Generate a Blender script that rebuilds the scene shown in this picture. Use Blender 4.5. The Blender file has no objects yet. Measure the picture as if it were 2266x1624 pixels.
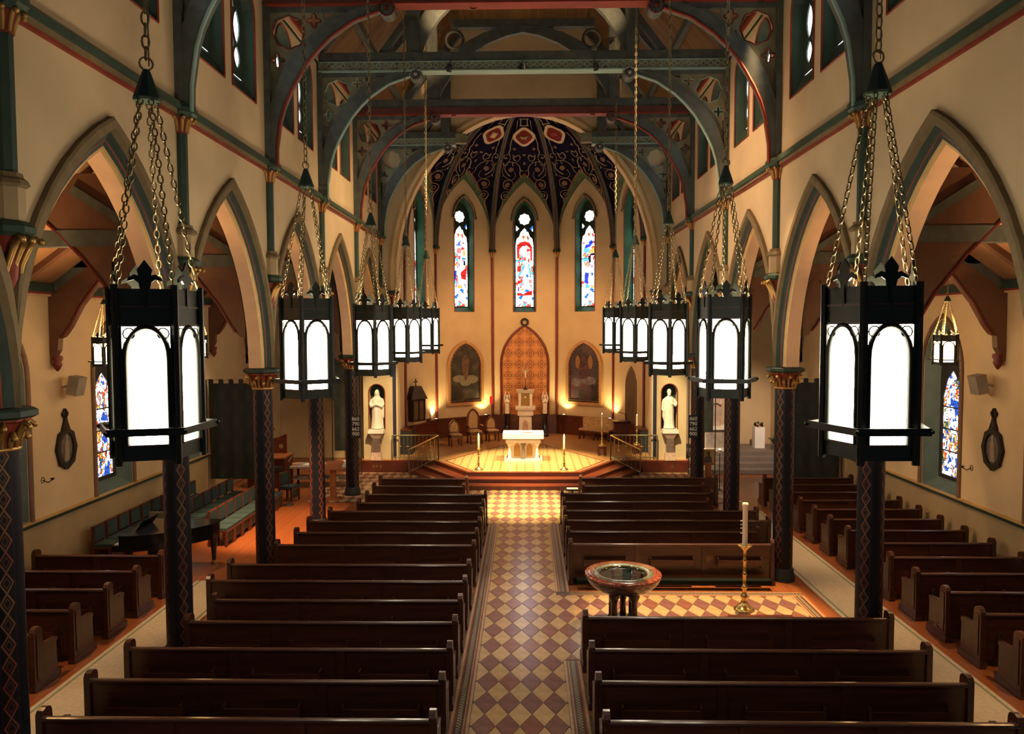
import bpy, math, random
from mathutils import Vector, Matrix
from mathutils.geometry import tessellate_polygon
random.seed(7)
S = bpy.context.scene
COL = S.collection
pi = math.pi
sin, cos = math.sin, math.cos

# ------------------------------------------------------------------ camera
F_PX, PITCH, YAW, ROLL = 1690.5, .0509, .0196, -.003
cam_d = bpy.data.cameras.new('camera'); cam_d.sensor_fit = 'HORIZONTAL'; cam_d.sensor_width = 36
cam_d.lens = F_PX / 2266 * 36; cam_d.clip_end = 200
cam = bpy.data.objects.new('camera', cam_d); COL.objects.link(cam)
_w = Vector((-sin(YAW)*cos(PITCH), cos(YAW)*cos(PITCH), -sin(PITCH)))
_r0 = Vector((cos(YAW), sin(YAW), 0)); _u0 = _r0.cross(_w)
_r = _r0*cos(ROLL) + _u0*sin(ROLL); _u = _u0*cos(ROLL) - _r0*sin(ROLL)
M = Matrix((( _r.x, _u.x, -_w.x, .107), (_r.y, _u.y, -_w.y, 0), (_r.z, _u.z, -_w.z, 5.5), (0, 0, 0, 1)))
cam.matrix_world = M
S.camera = cam

# ------------------------------------------------------------------ world, exposure
S.view_settings.view_transform = 'Standard'; S.view_settings.look = 'None'
S.view_settings.gamma = 1; S.view_settings.use_curve_mapping = False
S.view_settings.exposure = 0.22
wd = bpy.data.worlds.new('world'); S.world = wd; wd.use_nodes = True
wd.node_tree.nodes['Background'].inputs[0].default_value = (.75, .85, 1, 1)
wd.node_tree.nodes['Background'].inputs[1].default_value = .06
S.cycles.max_bounces = 4; S.cycles.diffuse_bounces = 3; S.cycles.glossy_bounces = 2; S.cycles.transmission_bounces = 3
S.cycles.use_adaptive_sampling = True; S.cycles.adaptive_threshold = .06; S.cycles.adaptive_min_samples = 12
S.cycles.sample_clamp_indirect = 4; S.cycles.sample_clamp_direct = 0
S.cycles.caustics_reflective = False; S.cycles.caustics_refractive = False

LANTERN_POWER = 27.0      # radiance of the frosted lantern glass
WARM = (1, .62, .30)
WARMER = (1, .50, .20)
# spot lamps on the roof trusses and behind the chancel arch, wall and chapel ones added as fill: name, position, target, watts, cone deg, blend, colour
SPOTS = [
 ('altar',      (-2.2, 25.0, 12.2), (-.3, 28.4, .5), 15000, 31, .6, (1, .76, .36)),
 ('altar',      (2.2, 25.0, 12.2), (.5, 28.4, .5), 15000, 31, .6, (1, .76, .36)),
 ('aisle',      (0, 20.64, 12.2), (0, 23.6, 0), 40000, 23, 1, (1, .76, .34), .35),
 ('niche',      (-2.0, 20.8, 12.25), (-5.6, 29.2, 1.8), 11000, 15, .7, (1, .74, .38)),
 ('niche',      (2.0, 20.8, 12.25), (5.55, 29.2, 1.8), 14000, 15, .7, (1, .78, .42)),
 ('font',       (5.0, 16.4, 12.2), (3.8, 14.6, 0), 13000, 28, .6, (1, .62, .30)),
 ('aisle',      (-1.0, 16.6, 12.2), (.0, 14.5, 0), 1800, 26, .8, (1, .85, .75)),
 ('choir',      (-6.7, 16.75, 6.7), (-6.7, 20.6, 0), 8000, 38, .8, (1, .55, .26)),
 ('apse',       (-4.8, 29.95, 8.5), (2.0, 36.5, 3.5), 1350, 80, .9, WARMER),
 ('apse',       (4.8, 29.95, 8.5), (-2.0, 36.5, 3.5), 1350, 80, .9, WARMER),
 ('wall',       (-2.2, 16.85, 13.1), (5.4, 18.8, 8.0), 4200, 60, 1, (1, .62, .35), .5),  # added fill lamp that warms the right wall, no known source
 ('wall',       (2.2, 21.05, 13.1), (-5.4, 23.0, 8.0), 3600, 55, 1, (1, .66, .32), .5),  # added fill lamp for the left wall, no known source
 ('chapel',     (8.3, 25.25, 6.65), (8.4, 31.0, 1.0), 1900, 55, .9, (1, .72, .52)),  # added lamp that brightens the right chapel, source unseen
 ('chapel',     (-7.6, 25.25, 6.65), (-7.6, 27.5, .6), 800, 80, .9, (1, .66, .38)),  # added lamp that lifts the dark music corner, source unseen
 ('roof',       (-.5, 16.85, 13.0), (-2.0, 20.9, 13.8), 3400, 20, .9, (1, .62, .32)),
 ('roof',       (.9, 16.85, 13.0), (2.2, 20.9, 13.8), 1800, 18, .9, (1, .62, .32)),
]
def spot(name, loc, tgt, watts, cone, blend, colour, size=.12, parent=None):
    l = bpy.data.lights.new(name + '_light', 'SPOT'); l.energy = watts; l.spot_size = math.radians(cone); l.spot_blend = blend
    l.color = colour; l.shadow_soft_size = size
    o = bpy.data.objects.new(name + '_light', l); COL.objects.link(o)
    o.rotation_euler = (Vector(tgt) - Vector(loc)).to_track_quat('-Z', 'Y').to_euler()
    o.location = loc
    return o
for s in SPOTS:
    if s[3] > 0: spot(*s)

# ------------------------------------------------------------------ materials
MATS = {}
def nodes(m):
    m.use_nodes = True; nt = m.node_tree; return nt, nt.nodes, nt.links
def mat(name, col, rough=.6, metal=0., var=.12, scale=3., bump=0., spec=.5, coat=0., stretch=None, bscale=None, emit=None, estr=0.):
    if name in MATS: return MATS[name]
    m = bpy.data.materials.new(name); nt, N, L = nodes(m); b = N['Principled BSDF']
    b.inputs['Roughness'].default_value = rough; b.inputs['Metallic'].default_value = metal
    b.inputs['Specular IOR Level'].default_value = spec
    b.inputs['Coat Weight'].default_value = coat; b.inputs['Coat Roughness'].default_value = .12
    tc = N.new('ShaderNodeTexCoord'); mp = N.new('ShaderNodeMapping'); L.new(tc.outputs['Object'], mp.inputs[0])
    if stretch: mp.inputs['Scale'].default_value = stretch
    n = N.new('ShaderNodeTexNoise'); n.inputs['Scale'].default_value = scale; n.inputs['Detail'].default_value = 2
    L.new(mp.outputs[0], n.inputs['Vector'])
    r = N.new('ShaderNodeValToRGB'); L.new(n.outputs['Fac'], r.inputs[0])
    r.color_ramp.elements[0].position = .3; r.color_ramp.elements[1].position = .7
    r.color_ramp.elements[0].color = tuple(c*(1-var) for c in col) + (1,)
    r.color_ramp.elements[1].color = tuple(min(1, c*(1+var)) for c in col) + (1,)
    L.new(r.outputs[0], b.inputs['Base Color'])
    if bump:
        bp = N.new('ShaderNodeBump'); bp.inputs['Strength'].default_value = bump; bp.inputs['Distance'].default_value = .02
        n2 = N.new('ShaderNodeTexNoise'); n2.inputs['Scale'].default_value = bscale or scale*8; n2.inputs['Detail'].default_value = 2
        L.new(mp.outputs[0], n2.inputs['Vector']); L.new(n2.outputs['Fac'], bp.inputs['Height']); L.new(bp.outputs[0], b.inputs['Normal'])
    if emit:
        b.inputs['Emission Color'].default_value = emit + (1,); b.inputs['Emission Strength'].default_value = estr
    MATS[name] = m; return m
def emission(name, col, st, sample=False):
    m = bpy.data.materials.new(name); nt, N, L = nodes(m); N.clear()
    o = N.new('ShaderNodeOutputMaterial'); e = N.new('ShaderNodeEmission'); e.inputs[0].default_value = col + (1,); e.inputs[1].default_value = st
    L.new(e.outputs[0], o.inputs[0]); MATS[name] = m
    if not sample: m.cycles.emission_sampling = 'NONE'
    return m
def math_node(N, L, op, a, b=None, c=None):
    n = N.new('ShaderNodeMath'); n.operation = op
    for i, v in enumerate((a, b, c)):
        if v is None: continue
        if isinstance(v, (int, float)): n.inputs[i].default_value = v
        else: L.new(v, n.inputs[i])
    return n.outputs[0]
def mixc(N, L, fac, a, b):
    n = N.new('ShaderNodeMix'); n.data_type = 'RGBA'
    if isinstance(fac, (int, float)): n.inputs[0].default_value = fac
    else: L.new(fac, n.inputs[0])
    for i, v in ((6, a), (7, b)):
        if isinstance(v, tuple): n.inputs[i].default_value = v + (1,)
        else: L.new(v, n.inputs[i])
    return n.outputs[2]

PLASTER = mat('plaster_cream', (.56, .425, .245), .75, var=.07, scale=1.2)
PLASTER_LOW = mat('plaster_dado', (.34, .245, .125), .7, var=.10, scale=1.5)
STONE = mat('stone_moulding', (.185, .135, .07), .8, var=.1, scale=6, bump=.1, spec=.2)
SOFFIT = mat('soffit_tan', (.56, .37, .23), .7, var=.06)
GREEN = mat('paint_dark_green', (.026, .044, .032), .55, var=.15, spec=.2)
GREEN_L = mat('paint_green', (.040, .068, .047), .5, var=.12, spec=.2)
GREEN_P = mat('paint_pale_green', (.22, .34, .29), .5, var=.1)
RED = mat('paint_red', (.22, .035, .02), .5, var=.15, spec=.2)
GOLD = mat('gilding', (.40, .23, .065), .42, .7, var=.2, scale=12)
GOLDP = mat('paint_gold', (.50, .32, .11), .5, .2, var=.12)
TIMBER = mat('timber_blue_grey', (.078, .090, .080), .5, var=.2, scale=5, spec=.3)
TIMBER_L = mat('timber_panel_olive', (.20, .185, .115), .6, var=.15, scale=4, spec=.2)
TIMBER_R = mat('timber_maroon', (.10, .032, .024), .5, var=.15, scale=4)
BROWN = mat('timber_brown', (.115, .052, .028), .55, var=.15, scale=2)
IRON = mat('lantern_iron', (.012, .014, .010), .42, .5, var=.2)
IRON_G = mat('lantern_panel', (.018, .024, .016), .5, .3, var=.2)
CHAIN = mat('chain_brass', (.30, .23, .11), .35, .85, var=.2, scale=30)
BRASS = mat('brass', (.66, .46, .16), .28, .95, var=.15, scale=20)
PEW = mat('pew_wood', (.050, .0145, .0065), .36, var=.35, scale=2.2, stretch=(.5, 6, 6), coat=.35)
WOOD_RED = mat('mahogany', (.085, .017, .0085), .35, var=.25, scale=3, stretch=(1, 5, 5), coat=.3)
WOOD_OR = mat('orange_wood', (.30, .10, .03), .4, var=.2, scale=4)
MARBLE = mat('white_marble', (.78, .72, .62), .35, var=.08, scale=4)
MARBLE_P = mat('pink_marble', (.55, .36, .27), .35, var=.2, scale=9)
MARBLE_B = mat('brown_marble', (.15, .10, .08), .3, var=.3, scale=9)
MARBLE_R = mat('red_marble', (.26, .065, .035), .15, var=.7, scale=16, coat=.5)
BLACK = mat('black_lacquer', (.006, .006, .007), .2, var=.2, coat=.5)
BLACKM = mat('black_matte', (.012, .012, .012), .6)
WHITE = mat('white_cloth', (.82, .80, .76), .7, var=.04)
WAX = mat('candle_wax', (.80, .68, .50), .5, var=.05)
TEAL = mat('teal_upholstery', (.014, .040, .042), .85, var=.2, scale=20)
CARPET = mat('carpet_beige', (.47, .40, .30), .9, var=.08, scale=14, bump=.1, bscale=150)
CARPET_G = mat('carpet_green', (.17, .22, .14), .9, var=.1)
GREY = mat('grey_plastic', (.30, .28, .26), .5)
BRONZE = mat('dark_bronze', (.020, .014, .010), .5, .3, var=.4, scale=20)
NAVY = mat('vault_navy', (.0085, .007, .020), .9, var=.3, scale=4, spec=.02)
CREAMP = mat('scroll_cream', (.42, .31, .17), .7, var=.15, scale=10, spec=.1)
ORANGEP = mat('vault_orange', (.13, .055, .022), .6, var=.2, scale=10)
VRED = mat('medallion_red', (.15, .014, .009), .7, var=.15, spec=.1)
GREYSTEP = mat('grey_step', (.16, .13, .11), .7)

def plank_mat(name, c1, c2, axis, width, rough=.4, coat=0.):
    m = bpy.data.materials.new(name); nt, N, L = nodes(m); b = N['Principled BSDF']
    tc = N.new('ShaderNodeTexCoord'); sp = N.new('ShaderNodeSeparateXYZ'); L.new(tc.outputs['Object'], sp.inputs[0])
    v = math_node(N, L, 'DIVIDE', sp.outputs[axis], width)
    fl = math_node(N, L, 'FLOOR', v); fr = math_node(N, L, 'FRACT', v)
    wn = N.new('ShaderNodeTexWhiteNoise'); wn.noise_dimensions = '1D'; L.new(fl, wn.inputs['W'])
    c = mixc(N, L, wn.outputs['Value'], c1, c2)
    nz = N.new('ShaderNodeTexNoise'); nz.inputs['Scale'].default_value = 4; nz.inputs['Detail'].default_value = 2
    mp = N.new('ShaderNodeMapping'); sc = [.6, .6, .6]; sc[axis] = 14; mp.inputs['Scale'].default_value = sc
    L.new(tc.outputs['Object'], mp.inputs[0]); L.new(mp.outputs[0], nz.inputs['Vector'])
    c2n = mixc(N, L, math_node(N, L, 'MULTIPLY', nz.outputs['Fac'], .5), c, tuple(x*.45 for x in c1))
    gap = math_node(N, L, 'LESS_THAN', fr, .06)
    c3 = mixc(N, L, gap, c2n, tuple(x*.25 for x in c1))
    L.new(c3, b.inputs['Base Color']); b.inputs['Roughness'].default_value = rough; b.inputs['Coat Weight'].default_value = coat
    MATS[name] = m; return m
FLOORWOOD = plank_mat('floor_boards', (.34, .105, .030), (.26, .075, .022), 0, .09, .35, .15)
ROOFWOOD = plank_mat('roof_boards', (.19, .10, .030), (.12, .058, .018), 1, .12, .55)
ROOFWOOD_X = plank_mat('ceiling_boards', (.19, .10, .030), (.12, .058, .018), 0, .12, .55)

def column_mat():
    m = bpy.data.materials.new('column_stencil'); nt, N, L = nodes(m); b = N['Principled BSDF']
    tc = N.new('ShaderNodeTexCoord'); sp = N.new('ShaderNodeSeparateXYZ'); L.new(tc.outputs['Object'], sp.inputs[0])
    ang = math_node(N, L, 'ARCTAN2', sp.outputs[1], sp.outputs[0])
    t = math_node(N, L, 'FRACT', math_node(N, L, 'DIVIDE', math_node(N, L, 'ADD', ang, 2*pi), pi/2))
    s = math_node(N, L, 'ABSOLUTE', math_node(N, L, 'DIVIDE', math_node(N, L, 'SUBTRACT', t, .5), .235))
    z = math_node(N, L, 'FRACT', math_node(N, L, 'DIVIDE', sp.outputs[2], .23))
    tri = math_node(N, L, 'ABSOLUTE', math_node(N, L, 'SUBTRACT', math_node(N, L, 'MULTIPLY', z, 2), 1))
    d1 = math_node(N, L, 'ABSOLUTE', math_node(N, L, 'SUBTRACT', s, math_node(N, L, 'MULTIPLY', tri, .85)))
    line = math_node(N, L, 'LESS_THAN', d1, .13)
    d2 = math_node(N, L, 'ABSOLUTE', math_node(N, L, 'SUBTRACT', math_node(N, L, 'ADD', s, .42), math_node(N, L, 'MULTIPLY', tri, .85)))
    line2 = math_node(N, L, 'MULTIPLY', math_node(N, L, 'LESS_THAN', d2, .09), .45)
    inside = math_node(N, L, 'LESS_THAN', s, 1.0)
    f = math_node(N, L, 'MULTIPLY', math_node(N, L, 'MAXIMUM', line, line2), inside)
    nz = N.new('ShaderNodeTexNoise'); nz.inputs['Scale'].default_value = .9; L.new(tc.outputs['Object'], nz.inputs['Vector'])
    rp = N.new('ShaderNodeValToRGB'); L.new(nz.outputs['Fac'], rp.inputs[0])
    rp.color_ramp.elements[0].position = .42; rp.color_ramp.elements[0].color = (.17, .040, .028, 1)
    rp.color_ramp.elements[1].position = .58; rp.color_ramp.elements[1].color = (.20, .10, .045, 1)
    bg = mixc(N, L, inside, (.004, .0045, .009), (.006, .007, .008))
    edge = math_node(N, L, 'MULTIPLY', math_node(N, L, 'GREATER_THAN', s, 1.0), math_node(N, L, 'LESS_THAN', s, 1.18))
    bg = mixc(N, L, edge, bg, (.018, .012, .025))
    c = mixc(N, L, f, bg, rp.outputs[0])
    L.new(c, b.inputs['Base Color']); b.inputs['Roughness'].default_value = .5; b.inputs['Specular IOR Level'].default_value = .25
    return m
COLUMN = column_mat()

def glass_mat(name, st, scale, white, cols, lead=.05, aspect=(1, 1, 1)):
    """backlit stained glass: voronoi quarries with lead lines, mostly white with patches of colour"""
    m = bpy.data.materials.new(name); nt, N, L = nodes(m); N.clear()
    o = N.new('ShaderNodeOutputMaterial'); e = N.new('ShaderNodeEmission')
    tc = N.new('ShaderNodeTexCoord'); mp = N.new('ShaderNodeMapping'); mp.inputs['Scale'].default_value = aspect; L.new(tc.outputs['Object'], mp.inputs[0])
    vo = N.new('ShaderNodeTexVoronoi'); vo.inputs['Scale'].default_value = scale; L.new(mp.outputs[0], vo.inputs['Vector'])
    ve = N.new('ShaderNodeTexVoronoi'); ve.feature = 'DISTANCE_TO_EDGE'; ve.inputs['Scale'].default_value = scale; L.new(mp.outputs[0], ve.inputs['Vector'])
    sc = N.new('ShaderNodeSeparateColor'); L.new(vo.outputs['Color'], sc.inputs[0])
    big = N.new('ShaderNodeTexNoise'); big.inputs['Scale'].default_value = scale*.22; big.inputs['Detail'].default_value = 1; L.new(mp.outputs[0], big.inputs['Vector'])
    fac = math_node(N, L, 'ADD', math_node(N, L, 'MULTIPLY', sc.outputs[0], .30), math_node(N, L, 'MULTIPLY', math_node(N, L, 'SUBTRACT', big.outputs['Fac'], .22), 1.25))
    rp = N.new('ShaderNodeValToRGB'); L.new(fac, rp.inputs[0]); rp.color_ramp.interpolation = 'CONSTANT'
    els = rp.color_ramp.elements; els[0].position = 0; els[0].color = cols[0] + (1,); els[1].position = white[0]; els[1].color = (1, 1, 1, 1)
    step = (1 - white[1]) / max(1, len(cols)-1)
    for i, c in enumerate(cols[1:]):
        el = els.new(white[1] + i*.07); el.color = c + (1,)
    ln = math_node(N, L, 'GREATER_THAN', ve.outputs['Distance'], lead)
    stn = math_node(N, L, 'MULTIPLY', math_node(N, L, 'ADD', math_node(N, L, 'MULTIPLY', ln, .97), .03), st)
    L.new(rp.outputs[0], e.inputs[0]); L.new(stn, e.inputs[1]); L.new(e.outputs[0], o.inputs[0])
    m.cycles.emission_sampling = 'NONE'
    MATS[name] = m; return m
GLASS_APSE = glass_mat('stained_glass_apse', 4.5, 9, (.27, .63), [(.01, .06, .35), (.55, .02, .012), (.02, .22, .40), (.30, .13, .012), (.25, .01, .02)], .03, (1, 1, .8))
GLASS_AISLE = glass_mat('stained_glass_aisle', 1.7, 12, (.34, .58), [(.03, .08, .42), (.55, .06, .02), (.6, .42, .08), (.04, .10, .35), (.05, .10, .05)], .05, (1, 1, .8))
GLASS_CLER = glass_mat('clerestory_glass', 5, 9, (.30, .70), [(.25, .75, .55), (.35, .45, .85), (.2, .6, .5), (.1, .3, .3)], .02)
GLASS_LAMP = emission('lantern_glass', (1, .86, .64), LANTERN_POWER, True)
GLASS_AISLE_LAMP = emission('aisle_lantern_glass', (1, .56, .22), 60, True)
FLAME = emission('flame', (1, .75, .35), 14)
GLOW = emission('uplight_lens', (1, .75, .35), 30)

# ------------------------------------------------------------------ mesh builder
class G:
    def __init__(s): s.v = []; s.f = []; s.m = []; s.s = []
    def add(s, vs, fs, mi=0, smooth=False):
        o = len(s.v); s.v += [tuple(p) for p in vs]
        for f in fs: s.f.append([i+o for i in f]); s.m.append(mi); s.s.append(smooth)
        return s
    def box(s, x0, x1, y0, y1, z0, z1, mi=0):
        v = [(x0,y0,z0),(x1,y0,z0),(x1,y1,z0),(x0,y1,z0),(x0,y0,z1),(x1,y0,z1),(x1,y1,z1),(x0,y1,z1)]
        return s.add(v, [(3,2,1,0),(4,5,6,7),(0,1,5,4),(1,2,6,5),(2,3,7,6),(3,0,4,7)], mi)
    def frustum(s, x, y, z0, z1, a0, b0, a1, b1, mi=0):
        v = [(x-a0,y-b0,z0),(x+a0,y-b0,z0),(x+a0,y+b0,z0),(x-a0,y+b0,z0),(x-a1,y-b1,z1),(x+a1,y-b1,z1),(x+a1,y+b1,z1),(x-a1,y+b1,z1)]
        return s.add(v, [(3,2,1,0),(4,5,6,7),(0,1,5,4),(1,2,6,5),(2,3,7,6),(3,0,4,7)], mi)
    def beam(s, p0, p1, w, h, mi=0, up=(0,0,1)):
        p0, p1 = Vector(p0), Vector(p1); d = (p1-p0).normalized(); a = d.cross(Vector(up)).normalized(); b = a.cross(d)
        v = [p+a*i*w/2+b*j*h/2 for p in (p0, p1) for i, j in ((-1,-1),(1,-1),(1,1),(-1,1))]
        return s.add(v, [(3,2,1,0),(4,5,6,7),(0,1,5,4),(1,2,6,5),(2,3,7,6),(3,0,4,7)], mi)
    def loft(s, rings, mi=0, smooth=True, closed=True, caps=True):
        n = len(rings[0]); v = [p for r in rings for p in r]; f = []
        for i in range(len(rings)-1):
            for j in range(n if closed else n-1):
                a, b = i*n+j, i*n+(j+1) % n
                f.append((a, b, b+n, a+n))
        s.add(v, f, mi, smooth)
        if caps and closed:
            s.add(list(rings[0]), [tuple(reversed(range(n)))], mi); s.add(list(rings[-1]), [tuple(range(n))], mi)
        return s
    def tube(s, pts, r, n=6, mi=0, closed=False, smooth=True, flat=1.):
        pts = [Vector(p) for p in pts]; k = len(pts); rings = []
        up = Vector((0, 0, 1)); prev = None
        for i, p in enumerate(pts):
            if closed: d = pts[(i+1) % k]-pts[i-1]
            else: d = pts[min(i+1, k-1)]-pts[max(i-1, 0)]
            d.normalize()
            if prev is None:
                a = d.cross(up if abs(d.z) < .95 else Vector((0, 1, 0))).normalized()
            else:
                a = (prev - d*prev.dot(d)).normalized()
            prev = a; b = d.cross(a); rr = r[i] if isinstance(r, (list, tuple)) else r
            rings.append([p+a*rr*cos(2*pi*j/n)+b*rr*flat*sin(2*pi*j/n) for j in range(n)])
        if closed: rings.append(rings[0])
        return s.loft(rings, mi, smooth, True, not closed)
    def lathe(s, prof, n=16, c=(0, 0, 0), mi=0, smooth=True, a0=0., caps=True):
        rings = [[(c[0]+r*cos(a0+2*pi*j/n), c[1]+r*sin(a0+2*pi*j/n), c[2]+z) for j in range(n)] for r, z in prof]
        return s.loft(rings, mi, smooth, True, caps)
    def plate(s, outer, holes, fn, t0, t1, mi=0, mi_side=None):
        polys = [outer] + list(holes); flat = [p for q in polys for p in q]
        tris = tessellate_polygon([[Vector((p[0], p[1], 0)) for p in q] for q in polys])
        n = len(flat); v = [fn(p[0], p[1], t0) for p in flat] + [fn(p[0], p[1], t1) for p in flat]
        s.add(v, [tuple(t) for t in tris] + [tuple(n+i for i in reversed(t)) for t in tris], mi)
        o = 0; ms = mi if mi_side is None else mi_side
        for q in polys:
            k = len(q); vv = [fn(p[0], p[1], t) for t in (t0, t1) for p in q]
            s.add(vv, [(i, (i+1) % k, k+(i+1) % k, k+i) for i in range(k)], ms)
        return s
    def ball(s, c, r, mi=0, n=8, sz=1.):
        prof = [(max(.0001, r*sin(pi*i/6)), -r*sz*cos(pi*i/6)) for i in range(7)]
        return s.lathe(prof, n, c, mi)
    def mesh(s, name, mats, org=(0, 0, 0)):
        me = bpy.data.meshes.new(name)
        ox, oy, oz = org
        me.from_pydata([(x-ox, y-oy, z-oz) for x, y, z in s.v], [], s.f)
        for m in (mats if isinstance(mats, (list, tuple)) else [mats]): me.materials.append(m)
        me.polygons.foreach_set('material_index', s.m); me.polygons.foreach_set('use_smooth', s.s)
        me.update(); return me
    def obj(s, name, mats, parent=None, org=(0, 0, 0), **kw):
        return link(name, s.mesh(name, mats, org), parent, org, **kw)
def link(name, me, parent=None, loc=(0, 0, 0), rot=None, label=None, cat=None, group=None, kind=None):
    o = bpy.data.objects.new(name, me); COL.objects.link(o); o.location = loc
    if rot: o.rotation_euler = rot
    if parent: o.parent = parent
    props(o, label, cat, group, kind); return o
def props(o, label=None, cat=None, group=None, kind=None):
    if label: o['label'] = label
    if cat: o['category'] = cat
    if group: o['group'] = group
    if kind: o['kind'] = kind
def thing(name, label, cat, loc=(0, 0, 0), rz=0, group=None, scale=None):
    o = link(name, None, None, loc, (0, 0, rz), label, cat, group)
    o.empty_display_size = .2
    if scale: o.scale = scale
    return o
def kids(o): return [c for c in bpy.data.objects if c.parent == o]
def copy_tree(o, parent=None, ch=None):
    c = o.copy(); COL.objects.link(c); c.parent = parent
    for k in o.children: copy_tree(k, c)
    return c
ORD = ['first', 'second', 'third', 'fourth', 'fifth', 'sixth', 'seventh', 'eighth', 'ninth', 'tenth', 'eleventh', 'twelfth', 'thirteenth', 'fourteenth', 'fifteenth', 'sixteenth']
def arc(cx, cy, rx, ry, a0, a1, n): return [(cx+rx*cos(a0+(a1-a0)*i/n), cy+ry*sin(a0+(a1-a0)*i/n)) for i in range(n+1)]
def circ(cx, cy, r, n=16): return [(cx+r*cos(2*pi*i/n), cy+r*sin(2*pi*i/n)) for i in range(n)]
def foil(cx, cy, r, k=4, n=6, rot=pi/4, ratio=.62):
    """outline of a k-foil"""
    out = []
    for i in range(k):
        a = rot + 2*pi*i/k; c = (cx+r*(1-ratio)*cos(a)*1.0, cy+r*(1-ratio)*sin(a)*1.0)
        h = pi*.5 + pi/k*.35
        out += [(c[0]+r*ratio*cos(a-h+2*h*j/n), c[1]+r*ratio*sin(a-h+2*h*j/n)) for j in range(n+1)]
    return out
def pointed(w, z0, zs, k=1.0, n=8):
    """closed outline (u,z) of a pointed opening, half width w, foot z0, springing zs; k = radius / span"""
    R = 2*w*k; c = R-w; am = math.acos((R-w)/R)
    right = [(-c+R*cos(am*i/n), zs+R*sin(am*i/n)) for i in range(n+1)]
    left = [(-x, z) for x, z in reversed(right[:-1])]
    return [(-w, z0), (w, z0)] + right + left
def pointed_h(w, h, z0, zs, n=8):
    """pointed opening with a given head height h"""
    R = (w*w+h*h)/(2*w)
    return pointed(w, z0, zs, R/(2*w), n)

# ------------------------------------------------------------------ plan
YK = [8.2 + 4.205*k for k in range(5)]; BAY = 4.205
Y5 = 29.22; XF = 5.5; XB = 6.0; XC = 5.69; XW = 10.35
SPRING = 4.65; AH = 1.875; ARAD = 3.75; ZTOP = 12.85; ZSTR = 8.87
MIDS = [YK[0]-BAY/2+BAY*k for k in range(6)]      # arch centres: 6.1 ... 27.1
APSE = [(-5.02, 31.83), (-4.06, 34.78), (-1.55, 36.6), (1.55, 36.6), (4.06, 34.78), (5.02, 31.83)]
ZP = .45

# ================================================================== FLOOR
fl = G().box(-XW, XW, 1.5, 38, -.12, -.012).obj('floor', FLOORWOOD, kind='structure')
# paving: lozenges of the centre aisle and the crossing, each its own tile
TD = mat('tile_maroon', (.205, .095, .083), .2, var=.18, scale=5, bump=.03)
TD2 = mat('tile_maroon_warm', (.235, .095, .065), .2, var=.18, scale=5, bump=.03)
TLm = mat('tile_buff', (.47, .305, .145), .2, var=.14, scale=5, bump=.03)
TLm2 = mat('tile_buff_pale', (.50, .335, .17), .2, var=.14, scale=5, bump=.03)
BORD = mat('tile_border_cream', (.42, .27, .13), .35, var=.15, scale=12)
MOS = None
def mosaic_mat():
    m = bpy.data.materials.new('tile_border_mosaic'); nt, N, L = nodes(m); b = N['Principled BSDF']
    tc = N.new('ShaderNodeTexCoord'); ck = N.new('ShaderNodeTexChecker'); ck.inputs['Scale'].default_value = 26
    L.new(tc.outputs['Object'], ck.inputs['Vector']); ck.inputs[1].default_value = (.05, .085, .055, 1); ck.inputs[2].default_value = (.36, .29, .18, 1)
    L.new(ck.outputs[0], b.inputs['Base Color']); b.inputs['Roughness'].default_value = .35; return m
MOS = mosaic_mat()
DX, DY, TY0 = .34, .675, 10.29
G().box(-1.0, 1.0, 1.6, 25.72, -.012, -.004).box(1.0, 5.62, 12.1, 15.75, -.012, -.0045).box(-1.3, 1.3, 21.28, 25.72, -.012, -.0042).obj('tile_bed', mat('grout', (.10, .07, .05), .8), fl)
def clip(poly, x0, x1, y0, y1):
    def cut(P, inside, inter):
        out = []
        for i in range(len(P)):
            a, b = P[i-1], P[i]
            if inside(b):
                if not inside(a): out.append(inter(a, b))
                out.append(b)
            elif inside(a): out.append(inter(a, b))
        return out
    def ix(v): return lambda a, b: (v, a[1]+(b[1]-a[1])*(v-a[0])/(b[0]-a[0]))
    def iy(v): return lambda a, b: (a[0]+(b[0]-a[0])*(v-a[1])/(b[1]-a[1]), v)
    P = poly
    for ins, it in ((lambda p: p[0] >= x0, ix(x0)), (lambda p: p[0] <= x1, ix(x1)), (lambda p: p[1] >= y0, iy(y0)), (lambda p: p[1] <= y1, iy(y1))):
        P = cut(P, ins, it)
        if len(P) < 3: return []
    return P
REG = [(-.70, .70, 5.2, 21.28), (-1.27, 1.27, 21.28, 25.72), (.70, 5.50, 12.42, 15.50)]
tiles = []
for ri, (x0, x1, y0, y1) in enumerate(REG):
    for i in range(-12, 40):
        for j in range(-10, 30):
            for dark in (0, 1):
                cx = (i + (.5 if dark else 0))*DX; cy = TY0 + (j + (0 if dark else .5))*DY
                if cx < x0-DX or cx > x1+DX or cy < y0-DY or cy > y1+DY: continue
                h, k = DX/2*.965, DY/2*.965
                P = clip([(cx+h, cy), (cx, cy+k), (cx-h, cy), (cx, cy-k)], x0, x1, y0, y1)
                if len(P) < 3: continue
                A = abs(sum(P[q-1][0]*P[q][1]-P[q][0]*P[q-1][1] for q in range(len(P))))/2
                if A < .008: continue
                tiles.append((cy, cx, dark, P, A))
def tile_geo(g, P, dz, org=(0, 0)):
    n = len(P); top = [(x-org[0], y-org[1], dz) for x, y in P]; bot = [(x-org[0], y-org[1], -.011) for x, y in P]
    g.add(top+bot, [tuple(range(n))] + [(i, i+n, (i+1) % n+n, (i+1) % n) for i in range(n)])
tiles = [t for t in tiles if t[0] > 8.9 and not (t[1] > 1.05 and t[0] < 14.0 and t[1] > 3.0 and t[0] < 12.5)]
tiles.sort(key=lambda t: t[0])
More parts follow.
